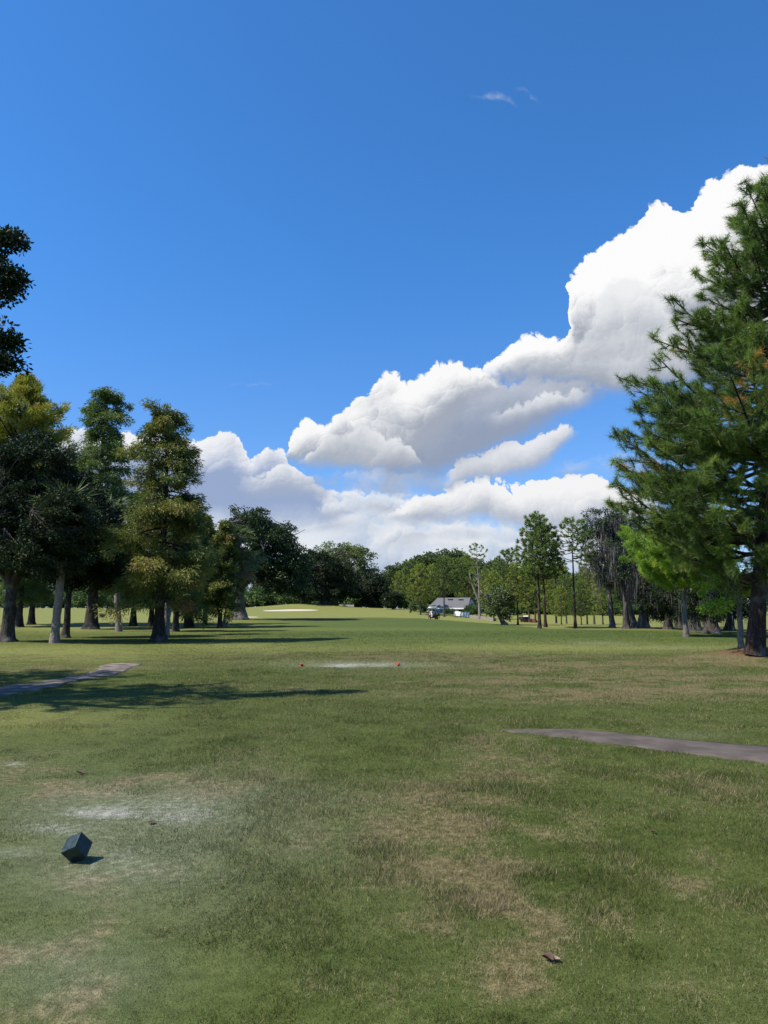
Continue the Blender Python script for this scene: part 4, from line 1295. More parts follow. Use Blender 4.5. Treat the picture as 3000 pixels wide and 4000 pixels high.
# ------------------------------------------------------------------ trees of the left-hand side
def trees_left():
    pi = math.pi
    # oak outside the left edge, its twig ends reach in
    L = Vector((-10.6, 12.3, float(terrain(-10.6, 12.3))))
    lob = [(-0.6, -0.3, 7.0, 3.3, 2.2, 1.7), (-0.8, 0, 5.6, 2.6, 2.0, 1.2), (-3.6, 3.0, 7.4, 2.7, 2.3, 1.9), (-6.5, 1.0, 7.0, 2.6, 2.4, 1.8)]
    for px, py, rx, rz in ((-20, 945, 0.42, 0.28), (-15, 1120, 0.36, 0.34), (-12, 1320, 0.42, 0.5), (10, 1425, 0.20, 0.10), (45, 935, 0.14, 0.08), (48, 1090, 0.12, 0.10), (45, 1335, 0.16, 0.14)):
        p = at(px, py, 12.3)
        lob.append((p.x - L.x, 0.0, p.z - L.z, rx, rx, rz))
    tr, cr, mo = make_oak(81, (3.2, 0.34, 0.2, 0), [(0.0, 2.5, 4.6), (0.1, 2.4, 3.0), (0.9, 2.2, 4.2), (2.4, 2.4, 3.6), (3.9, 2.2, 3.8), (5.4, 2.4, 3.4), (0.05, 2.6, 3.9), (2.75, 4.6, 4.0)], lob, 760, per=120, clump=0.28, leaf=(0.06, 0.11), lw=0.045, shell=0.25, twig=0.012, minshare=0.011)
    plant('oak_tree', 'dark oak outside the picture whose twig ends reach in at the upper left edge', 'oak tree', L, tr, cr, M['bark'], M['oak_dark'])

    def oak_px(base, seed, trunk, limbs, lob, ncl, label, bark='bark', leaf='oak_dark', name='oak_tree', per=90, clump=0.42, lf=(0.08, 0.14), lw=0.065, tint=0.4, shell=0.45, moss=0, loc=None, twig=0.014, group=None, mlen=(0.6, 1.6), flare=1.6):
        L_ = loc or G(*base)
        k = L_.y / F
        lobes = [((x - base[0]) * k, dy, (base[1] - y) * k, rx * k, ry, rz * k) for x, y, rx, rz, ry, dy in lob]
        tr_, cr_, mo_ = make_oak(seed, trunk, limbs, lobes, ncl, per=per, clump=clump, leaf=lf, lw=lw, shell=shell, moss=moss, moss_len=mlen, tintb=tint, twig=twig, flare=flare)
        return plant(name, label, 'oak tree' if 'oak' in name else 'tree', L_, tr_, cr_, M[bark], M[leaf], 0, group, 1.0, mo_)
    oak_px((27, 2507), 91, (2.6, 0.31, 0.05, 0), [(0.0, 2.8, 3.6), (0.5, 2.2, 4.8), (2.6, 2.0, 4.0), (pi, 2.4, 3.0), (4.7, 2.0, 3.4), (5.6, 2.4, 3.0)],
           [(100, 1840, 165, 150, 2.0, 0), (40, 2010, 190, 190, 2.3, -0.2), (190, 2030, 160, 190, 2.0, -0.3), (120, 2170, 200, 100, 2.2, -0.2), (-80, 2050, 180, 220, 2.0, 0), (270, 2080, 170, 160, 1.6, -2.2), (230, 2195, 220, 80, 1.6, -2.0)], 800, 'huge dark leafy oak with the thick grey trunk nearest the left edge', per=120, clump=0.46, lf=(0.10, 0.17), lw=0.085, shell=0.3)
    oak_px((258, 2492), 92, (2.5, 0.20, 0.0, 0), [(0.2, 2.2, 3.4), (0.9, 1.6, 4.2), (2.4, 1.8, 3.6), (4.0, 1.8, 3.0), (5.5, 2.0, 2.8)],
           [(250, 1960, 120, 130, 1.8, 0), (330, 2080, 130, 170, 2.0, 0), (230, 2170, 150, 100, 1.8, -0.2), (400, 2180, 110, 120, 1.6, 0.1), (290, 2260, 150, 50, 1.5, 0), (440, 2260, 110, 50, 1.5, 0.6)], 560, 'dark oak with a thin black trunk close behind the leaning pale palm trunk', per=120, clump=0.48, lf=(0.10, 0.17), lw=0.085, shell=0.3)
    # bald cypresses
    L = G(620, 2507)
    tr, cr, n = make_cypress(101, 11.7, 1.9, prof([(1.7, 2.2), (2.6, 2.85), (5.0, 2.75), (7.5, 2.1), (9.8, 1.6), (11.0, 1.25), (11.8, 0.8)]), 128, 0.27, leaf=(0.10, 0.19), lw=0.045, per=84, clump=0.40, flare=2.1, base_tint=0.30, tip_rust=0.62, spread=0.2)
    eC = plant('cypress_tree', 'olive and rust cypress with a flared black trunk, at the front of the left grove', 'cypress tree', L, tr, cr, M['bark_cy'], M['cypress'])
    L = G(355, 2457)
    tr, cr, n = make_cypress(102, 18.6, 3.0, prof([(2.6, 2.2), (5, 3.1), (9, 2.9), (13, 2.3), (15.5, 2.1), (17.4, 1.8), (18.6, 1.0)]), 135, 0.42, leaf=(0.15, 0.28), lw=0.075, per=62, clump=0.60, flare=1.7, base_tint=0.35, tip_rust=0.30, gap=0.6)
    dC = plant('cypress_tree', 'tall dark green cypress with a blunt top, between the oak mass and the olive cypress', 'cypress tree', L, tr, cr, M['bark_cy'], M['cypress_green'])
    L = stand(62, 60)
    h = top_h(L, 50, 1478)
    tr, cr, n = make_cypress(103, h, h * 0.2, prof([(h * 0.15, 4.0), (h * 0.5, 4.7), (h * 0.72, 4.3), (h * 0.85, 2.5), (h * 0.95, 1.0), (h, 0.3)]), 230, 0.4, leaf=(0.20, 0.36), lw=0.075, per=44, clump=0.46, up=0.62, base_tint=0.42, tip_rust=0.35, gap=0.6)
    plant('cypress_tree', 'golden-green cypress with upswept tips, rising behind the huge dark oak', 'cypress tree', L, tr, cr, M['bark_cy'], M['cypress_gold'])
    L = G(858, 2453)
    tr, cr, n = make_cypress(104, 8.3, 1.3, prof([(1.1, 1.1), (2.2, 1.6), (4.5, 1.4), (6.5, 0.9), (8.3, 0.3)]), 110, 0.19, leaf=(0.14, 0.26), lw=0.07, per=40, clump=0.38, flare=1.3, base_tint=0.26, tip_rust=0.55, gap=0.55)
    gC = plant('cypress_tree', 'small rusty brown cypress with a straight thin trunk, right of the olive cypress', 'cypress tree', L, tr, cr, M['bark_cy'], M['cypress'])
    # the other trunks of the grove
    g = 'trees of the left grove'
    for px, py, s_, sc, lab in [
        (685, 2467, dC, 0.50, 'green cypress with a broad flared base behind the black trunk of the olive cypress'),
        (74, 2449, dC, 0.62, 'cypress with a pale grey trunk just right of the thickest grey trunk'),
        (122, 2440, dC, 0.64, 'cypress with a reddish brown trunk left of the leaning pale palm trunk'),
        (590, 2447, dC, 0.55, 'cypress half hidden on the left of the flared black trunk'),
        (745, 2450, dC, 0.52, 'cypress with a dark thin trunk, right one of two close behind the flared green base'),
        (727, 2453, gC, 1.05, 'cypress with a pale thin trunk, left one of two close behind the flared green base'),
        (800, 2440, gC, 1.15, 'rusty cypress standing behind and left of the small rusty brown one'),
        (520, 2445, dC, 0.60, 'cypress in the shade between the palm and the flared black trunk'),
    ]:
        replant(s_, lab, G(px, py), px * 1.3, g, sc)
    # cabbage palms
    for px, py, hx, hy, rt, seed, lab in [
        (212, 2512, 262, 1985, 0.19, 111, 'palm whose leaning pale trunk stands in front of the dark oaks'),
        (464, 2467, 440, 1985, 0.20, 112, 'palm with grey-green fronds between the tall dark cypress and the olive cypress'),
        (645, 2482, 680, 2120, 0.22, 113, 'palm with a straight pale trunk right beside the flared black trunk'),
        (872, 2451, 938, 2104, 0.13, 114, 'taller palm with pale fronds between the olive cypress and the great live oak'),
        (880, 2450, 964, 2190, 0.13, 115, 'shorter palm with yellowed hanging fronds in front of the great live oak'),
    ]:
        L = G(px, py)
        top = at(hx, hy, L.y)
        tr, cr = make_palm(seed, top.z - L.z, rt, (top.x - L.x, 0), 26, 0.95 + 0.15 * (seed % 2), 12)
        plant('palm_tree', lab, 'palm tree', L, tr, cr, M['bark_pale'], M['palm'], 0, 'palms among the left trees')
    # great live oak by the fairway
    oak_px((933, 2421), 121, (3.3, 0.72, -0.1, 0), [(2.7, 2.2, 6.2), (1.9, 1.6, 7.2), (0.3, 6.0, 3.4), (0.15, 4.2, 6.0), (5.9, 5.0, 4.6), (4.4, 2.8, 5.4), (3.4, 1.8, 5.0)],
           [(960, 2055, 105, 78, 3.4, 0), (880, 2110, 50, 60, 2.2, 0.5), (1060, 2110, 100, 70, 3.2, 0), (1140, 2200, 75, 80, 3.0, 0), (1010, 2205, 100, 80, 3.4, 0.4), (1090, 2270, 120, 55, 3.2, 0.2), (900, 2230, 60, 70, 2.2, 1.0)],
           640, 'great live oak with a massive forked grey trunk beside the fairway', 'bark_grey', 'oak', per=80, clump=0.68, lf=(0.16, 0.28), lw=0.14, shell=0.25, twig=0.03, moss=14, mlen=(0.8, 1.6))
    # oaks behind the bunker
    P = stand(1272, 158)
    oak_px((1272, 2366), 122, (3.0, 1.0, 0, 0), [(0.2, 5.5, 4.5), (pi * 0.9, 5.5, 4.2), (pi * 0.5, 4, 6), (pi * 1.4, 4, 5), (0.8, 4, 6)],
           [(1260, 2245, 105, 80, 5, 0), (1180, 2275, 65, 60, 4, 0), (1345, 2285, 70, 60, 4, 0), (1230, 2200, 60, 45, 4, 1), (1260, 2320, 130, 35, 4, -1)], 430, 'low spreading dark oak with a huge short trunk behind the bunker',
           per=70, clump=1.15, lf=(0.30, 0.5), lw=0.26, twig=0.05, loc=P)
    P = stand(1340, 182)
    oak_px((1340, 2368), 123, (5.0, 0.7, 0, 0), [(0.2, 6.0, 7), (pi * 0.9, 6.0, 7), (pi * 0.5, 4, 9), (pi * 1.4, 4, 8)],
           [(1285, 2190, 85, 75, 6, 0), (1395, 2195, 80, 70, 6, 0), (1340, 2170, 70, 60, 5, 1), (1440, 2260, 50, 75, 4, 0), (1250, 2250, 60, 60, 4, 0), (1350, 2270, 100, 60, 5, 0)], 330, 'broad olive-green oak rising behind the low spreading dark oak',
           leaf='oak_olive', per=70, clump=1.25, lf=(0.34, 0.55), lw=0.28, twig=0.05, loc=P)
    P = stand(1450, 164)
    kk = oak_px((1450, 2376), 124, (2.4, 0.4, 0, 0), [(0.2, 3, 4), (pi * 0.9, 3, 4), (pi * 0.5, 2, 5), (pi * 1.4, 2, 4)],
           [(1455, 2285, 48, 50, 3, 0), (1425, 2320, 50, 40, 3, 0), (1495, 2300, 35, 45, 3, 0), (1470, 2345, 60, 25, 3, 0)], 150, 'dark dense oak left of the flag, darker than the olive oak behind it', per=70, clump=1.0, lf=(0.28, 0.45), lw=0.24, twig=0.04, loc=P)
    P = stand(1537, 146)
    oak_px((1537, 2384), 125, (1.0, 0.22, 0, 0), [(0.2, 1.4, 1.6), (pi * 0.9, 1.4, 1.5), (pi * 0.5, 1, 2.4)],
           [(1530, 2335, 32, 26, 1.6, 0), (1555, 2345, 28, 24, 1.5, 0), (1515, 2358, 22, 18, 1.3, 0), (1540, 2366, 32, 14, 1.4, 0)], 80, 'low dark round tree behind the flagstick', per=60, clump=0.62, lf=(0.22, 0.36), lw=0.2, twig=0.03, loc=P)
    for px, lab, lean in ((1180, 'small oak with a double dark trunk on the bank behind the bunker', 0.1), (1216, 'small oak with a pale crooked trunk on the bank behind the bunker', -0.7)):
        P = stand(px, 160)
        oak_px((px, 2370), 130 + px % 7, (2.6, 0.22, lean, 0), [(0.4, 2.4, 2.2), (pi * 0.8, 2.4, 2.2), (pi * 1.3, 2, 2.6)],
               [(px, 2300, 50, 25, 3, 0), (px - 30, 2310, 30, 20, 2, 0)], 60, lab, 'bark_grey', 'oak', per=60, clump=0.9, lf=(0.26, 0.42), lw=0.22, twig=0.04, loc=P)
    # crooked small tree by the right rough
    P = G(1970, 2441)
    oak_px((1970, 2441), 141, (1.5, 0.2, -0.75, 0), [(pi * 0.8, 1.3, 1.4), (pi * 0.3, 1.4, 1.6), (pi * 1.2, 1.0, 1.2), (0.1, 1.0, 1.2)],
           [(1955, 2340, 48, 40, 1.5, 0), (1930, 2375, 35, 26, 1.2, 0), (1975, 2385, 26, 30, 1.2, 0)], 60, 'small crooked tree with a leaning trunk and dark underside right of the house', 'bark_grey', 'far_leaf', per=60, clump=0.5, lf=(0.16, 0.26), lw=0.13)


def backdrop():
    """the wood that closes the course all round"""
    pi = math.pi
    tr, cr, mo = make_oak(201, (4.0, 0.35, 0, 0), [(0.3, 3.5, 4), (pi * 0.8, 3.5, 4), (pi * 1.3, 3, 5), (1.6, 2.5, 6)],
                          [(0, 0, 8.2, 3.6, 3.4, 2.8), (-2.4, 0.3, 6.0, 2.6, 2.6, 2.2), (2.5, 0, 6.2, 2.6, 2.6, 2.3), (0.3, 0.2, 10.6, 2.2, 2.2, 1.6), (0, -0.5, 4.0, 3.6, 2.8, 2.2)], 260, per=42, clump=1.05, leaf=(0.35, 0.6), lw=0.3, twig=0.05)
    A = None
    r = np.random.default_rng(77)
    g = 'far trees closing the course'
    lab = 'far broadleaf tree in the wood behind the fairway, dull green'
    spots_ = []
    for px in range(-420, 3500, 62):
        spots_.append((px + r.uniform(-22, 22), r.uniform(188, 235), r.uniform(2238, 2285)))
    for px, ty in ((1540, 2205), (1600, 2195), (1660, 2165), (1722, 2155), (1772, 2150), (1845, 2190), (1905, 2200), (1945, 2190), (1580, 2225), (1640, 2185), (1700, 2178), (1815, 2180)):
        spots_.append((px, 196 + (px % 5) * 3, ty))
    for px in range(1880, 2960, 48):
        spots_.append((px + r.uniform(-18, 18), r.uniform(142, 172), r.uniform(2195, 2262)))
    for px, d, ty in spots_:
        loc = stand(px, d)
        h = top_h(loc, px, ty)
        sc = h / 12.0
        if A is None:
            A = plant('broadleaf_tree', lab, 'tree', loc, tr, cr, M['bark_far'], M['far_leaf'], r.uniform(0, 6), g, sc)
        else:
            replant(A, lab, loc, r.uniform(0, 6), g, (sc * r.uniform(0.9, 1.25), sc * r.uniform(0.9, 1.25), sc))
    # shrubs
    tr2, cr2, mo = make_oak(202, (0.4, 0.06, 0, 0), [(0.3, 0.7, 0.6), (pi * 0.8, 0.7, 0.6), (pi * 1.4, 0.6, 0.7)], [(0, 0, 0.9, 1.1, 0.9, 0.75), (-0.6, 0, 0.6, 0.8, 0.7, 0.5), (0.7, 0, 0.6, 0.8, 0.7, 0.5)], 60, per=40, clump=0.34, leaf=(0.14, 0.24), lw=0.12, twig=0.015)
    B = None
    g2 = 'shrubs along the back of the course'
    lab2 = 'dark green shrub in the row under the far trees'
    lst = [(px + r.uniform(-12, 12), r.uniform(172, 184), r.uniform(1.8, 3.2), lab2) for px in range(960, 1600, 25)]
    lst += [(px + r.uniform(-12, 12), r.uniform(165, 182), r.uniform(1.5, 3.2), lab2) for px in range(-60, 960, 27)]
    lst += [(px + r.uniform(-12, 12), r.uniform(136, 156), r.uniform(1.1, 2.3), lab2) for px in range(1880, 2960, 34)]
    lst += [(1620, 138, 1.1, 'green hedge shrub at the left end of the grey-roofed house'), (1650, 136, 1.1, 'green hedge shrub behind the golf cart'), (1840, 128, 1.2, 'bright shrub at the right end of the white garden wall'),
            (1742, 131, 0.65, 'low green shrub under the eaves of the grey-roofed house'), (1765, 131, 0.6, 'low green shrub against the house wall beside the white garden wall')]
    for px, d, sc, lb in lst:
        loc = stand(px, d)
        if B is None:
            B = plant('shrub', lb, 'shrub', loc, tr2, cr2, M['bark'], M['shrub'], r.uniform(0, 6), g2, sc)
        else:
            replant(B, lb, loc, r.uniform(0, 6), g2, sc)
    loc = G(397, 2412)
    cr3 = cr2.copy()
    cr3.materials.clear()
    plant('dry_shrub', 'small dry pinkish shrub alone on the grass between the left trunks', 'shrub', loc, tr2.copy(), cr3, M['bark'], M['dry_shrub'], 1.0, None, 0.42)


# ------------------------------------------------------------------ built things
def bm_box(bm, c, s, rot=None):
    r = bmesh.ops.create_cube(bm, size=1.0)
    m = Matrix.Translation(c) @ (rot or Matrix()) @ Matrix.Diagonal((*s, 1.0))
    bmesh.ops.transform(bm, matrix=m, verts=r['verts'])
    return r['verts']


def bm_cyl(bm, p0, p1, r0, r1=None, seg=14):
    p0, p1 = Vector(p0), Vector(p1)
    d = p1 - p0
    r = bmesh.ops.create_cone(bm, cap_ends=True, segments=seg, radius1=r0, radius2=r0 if r1 is None else r1, depth=d.length)
    bmesh.ops.transform(bm, matrix=Matrix.Translation((p0 + p1) / 2) @ d.to_track_quat('Z', 'Y').to_matrix().to_4x4(), verts=r['verts'])
    return r['verts']


def bm_obj(name, bm, mat, parent=None, bevel=0.0, smooth=False):
    if bevel:
        bmesh.ops.bevel(bm, geom=[e for e in bm.edges if e.is_manifold and e.calc_face_angle(0) > 0.6], offset=bevel, segments=2, affect='EDGES', profile=0.6)
    me = bpy.data.meshes.new(name)
    bm.to_mesh(me)
    bm.free()
    if smooth:
        me.polygons.foreach_set('use_smooth', np.ones(len(me.polygons), bool))
    return mesh_obj(name, me, mat, parent)


def tee_marker(name, label, px_c, axes, size, mat, group=None, base=None):
    """a cube-shaped tee marker standing on one corner; axes are its three edge directions"""
    bm = bmesh.new()
    bmesh.ops.create_cube(bm, size=size)
    bmesh.ops.bevel(bm, geom=list(bm.edges), offset=size * 0.035, segments=2, affect='EDGES', profile=0.5)
    rot = Matrix([[axes[j][i] for j in range(3)] for i in range(3)])
    for v in bm.verts:
        v.co = rot @ v.co
    lo = min(v.co.z for v in bm.verts)
    t = thing(name, label, 'tee marker', (0, 0, 0), 0, group)
    b = bm_obj('block', bm, mat, t)
    b.location = (0, 0, -lo - 0.012)
    bm = bmesh.new()
    low = min((rot @ Vector((sx, sy, sz)) * size / 2 for sx in (-1, 1) for sy in (-1, 1) for sz in (-1, 1)), key=lambda v: v.z)
    bm_cyl(bm, (low.x, low.y, -0.07), (low.x, low.y, 0.02), 0.006, 0.006, 8)
    bm_obj('spike', bm, M['steel'], t)
    t.location = base
    return t


def markers():
    # solved from the three visible edges of the cube in the photograph
    d = unit(px_dir(289, 3316))
    f = Vector(d)
    rgt = f.cross(Vector((0, 0, 1))).normalized()
    upv = rgt.cross(f).normalized()
    E = [(19.6, 48.4, 39.0), (-46.4, -15.6, 43.0), (39.6, -42.7, 29.0)]
    ax = [(rgt * a + upv * b + f * c).normalized() for a, b, c in E]
    ax[2] = ax[0].cross(ax[1]) * (1 if ax[0].cross(ax[1]).dot(ax[2]) > 0 else -1)
    ax[1] = (ax[2].cross(ax[0]) * (1 if ax[2].cross(ax[0]).dot(ax[1]) > 0 else -1)).normalized()
    base = G(297, 3368)
    tee_marker('tee_marker', 'dark green cube tee marker tipped on its corner in the near grass', None, ax, 0.116, M['green_paint'], 'tee markers', base)
    r1 = Matrix.Rotation(0.6, 3, 'Z') @ Matrix.Rotation(0.15, 3, 'X')
    r2 = Matrix.Rotation(0.95, 3, 'Z') @ Matrix.Rotation(0.55, 3, 'X') @ Matrix.Rotation(0.3, 3, 'Y')
    for rr, px, py, lab in ((r1, 1177, 2603, 'faded red cube tee marker at the left end of the worn forward tee'), (r2, 1554, 2602, 'orange-red cube tee marker tilted at the right end of the worn forward tee')):
        axs = [Vector(rr.col[i]) for i in range(3)]
        tee_marker('tee_marker', lab, None, axs, 0.082, M['red_paint'], 'tee markers', G(px, py))


def golf_cart(loc, rotz, label, body_mat, roof=True, bed=False):
    t = thing('golf_cart', label, 'golf cart', loc, rotz)
    # front along +Y; the photograph shows its back
    bm = bmesh.new()
    bm_box(bm, (0, 0.05, 0.36), (1.12, 2.1, 0.16))
    vs = bm_box(bm, (0, 0.95, 0.62), (1.08, 0.5, 0.46))
    for v in vs:
        if v.co.z > 0.7 and v.co.y > 1.0:
            v.co.z -= 0.22
            v.co.x *= 0.86
    vs = bm_box(bm, (0, -0.72, 0.58), (1.14, 0.62, 0.44))
    for v in vs:
        if v.co.y < -0.9 and v.co.z < 0.5:
            v.co.y += 0.12
    for sx in (-1, 1):
        bm_box(bm, (sx * 0.50, -0.62, 0.72), (0.18, 0.72, 0.12))
    bm_obj('body', bm, body_mat, t, 0.035)
    bm = bmesh.new()
    bm_box(bm, (0, -1.09, 0.36), (1.0, 0.10, 0.12))
    bm_obj('bumper', bm, M['black'], t, 0.02)
    bm = bmesh.new()
    bm_box(bm, (0, -0.15, 0.86), (1.05, 0.48, 0.16))
    bm_obj('seat', bm, M['cream'], t, 0.05)
    bm = bmesh.new()
    bm_box(bm, (0, -0.42, 1.12), (1.05, 0.12, 0.36), Matrix.Rotation(R(10), 4, 'X'))
    bm_obj('backrest', bm, M['cream'], t, 0.04)
    for sx in (-1, 1):
        for y in (-0.72, 0.82):
            bm = bmesh.new()
            bm_cyl(bm, (sx * 0.44, y, 0.23), (sx * 0.60, y, 0.23), 0.23, None, 20)
            w_ = bm_obj('wheel', bm, M['tyre'], t, 0.03)
            bm = bmesh.new()
            bm_cyl(bm, (sx * 0.585, y, 0.23), (sx * 0.612, y, 0.23), 0.115, 0.09, 16)
            bm_obj('rim', bm, M['white'], w_)
        bm = bmesh.new()
        bm_box(bm, (sx * 0.47, -1.035, 0.62), (0.10, 0.03, 0.10))
        bm_obj('tail_light', bm, M['red_paint'], t, 0.008)
    if roof:
        for sx in (-1, 1):
            for y0, y1 in ((-0.85, -0.72), (0.92, 0.55)):
                bm = bmesh.new()
                bm_cyl(bm, (sx * 0.52, y0, 0.70), (sx * 0.50, y1, 1.80), 0.02)
                bm_obj('roof_post', bm, M['black'], t)
        bm = bmesh.new()
        vs = bm_box(bm, (0, -0.08, 1.84), (1.2, 1.8, 0.15))
        bmesh.ops.subdivide_edges(bm, edges=list(bm.edges), cuts=3, use_grid_fill=True)
        for v in bm.verts:
            v.co.z += 0.05 * (1 - (v.co.x / 0.6) ** 2)
        bm_obj('roof', bm, M['cream'], t, 0.0, True)
        bm = bmesh.new()
        bm_box(bm, (0, 0.80, 1.30), (0.98, 0.02, 0.82), Matrix.Rotation(R(-17), 4, 'X'))
        bm_obj('windscreen', bm, M['glass'], t)
    bm = bmesh.new()
    bm_cyl(bm, (-0.26, 0.62, 0.85), (-0.26, 0.36, 1.08), 0.02)
    r_ = bmesh.ops.create_uvsphere(bm, u_segments=14, v_segments=6, radius=0.17)
    bmesh.ops.transform(bm, matrix=Matrix.Translation((-0.26, 0.34, 1.09)) @ Matrix.Rotation(R(48), 4, 'X') @ Matrix.Diagonal((1, 1, 0.12, 1)), verts=r_['verts'])
    bm_obj('steering_wheel', bm, M['black'], t)
    if bed:
        bm = bmesh.new()
        for c, s in (((0, -0.75, 0.84), (1.16, 0.9, 0.05)), ((0.57, -0.75, 1.0), (0.04, 0.9, 0.32)), ((-0.57, -0.75, 1.0), (0.04, 0.9, 0.32)), ((0, -1.18, 1.0), (1.1, 0.04, 0.32)), ((0, -0.32, 1.05), (1.1, 0.04, 0.42))):
            bm_box(bm, c, s)
        bm_obj('cargo_bed', bm, M['black'], t, 0.008)
    return t


def golf_bag(loc, rotz, label, mat, parent_rot=0):
    t = thing('golf_bag', label, 'golf bag', loc, rotz, 'golf bags on the back of the golf cart')
    bm = bmesh.new()
    bm_cyl(bm, (0, 0, 0.0), (0, 0.12, 0.86), 0.125, 0.14, 16)
    bm_box(bm, (0, -0.12, 0.30), (0.20, 0.10, 0.36))
    bm_obj('bag', bm, mat, t, 0.012)
    bm = bmesh.new()
    bm_box(bm, (0, -0.165, 0.66), (0.15, 0.06, 0.18))
    bm_obj('pocket', bm, M['black'], t, 0.012)
    for i in range(5):
        a = i * 1.26
        bm = bmesh.new()
        x, y = 0.07 * math.cos(a), 0.12 + 0.07 * math.sin(a)
        bm_cyl(bm, (x * 0.8, y, 0.84), (x * 1.3, y + 0.05, 1.08 + 0.03 * (i % 3)), 0.008, None, 6)
        vs = bm_box(bm, (x * 1.3 + 0.03, y + 0.05, 1.10 + 0.03 * (i % 3)), (0.11, 0.05, 0.06), Matrix.Rotation(a, 4, 'Z'))
        bm_obj('club', bm, M['steel'], t)


def skin_mesh(name, verts, edges, radii, sub=1):
    """limbs grown from a skeleton with the skin modifier"""
    me = bpy.data.meshes.new(name)
    me.from_pydata(verts, edges, [])
    o = bpy.data.objects.new(name, me)
    COL.objects.link(o)
    m = o.modifiers.new('skin', 'SKIN')
    m.use_smooth_shade = True
    sv = me.skin_vertices[0].data if me.skin_vertices else None
    if sv is None:
        bpy.context.view_layer.objects.active = o
        bpy.ops.mesh.customdata_skin_add()
        sv = me.skin_vertices[0].data
    for i, rr in enumerate(radii):
        sv[i].radius = (rr, rr) if not isinstance(rr, tuple) else rr
    sv[0].use_root = True
    s = o.modifiers.new('sub', 'SUBSURF')
    s.levels = s.render_levels = sub
    return o


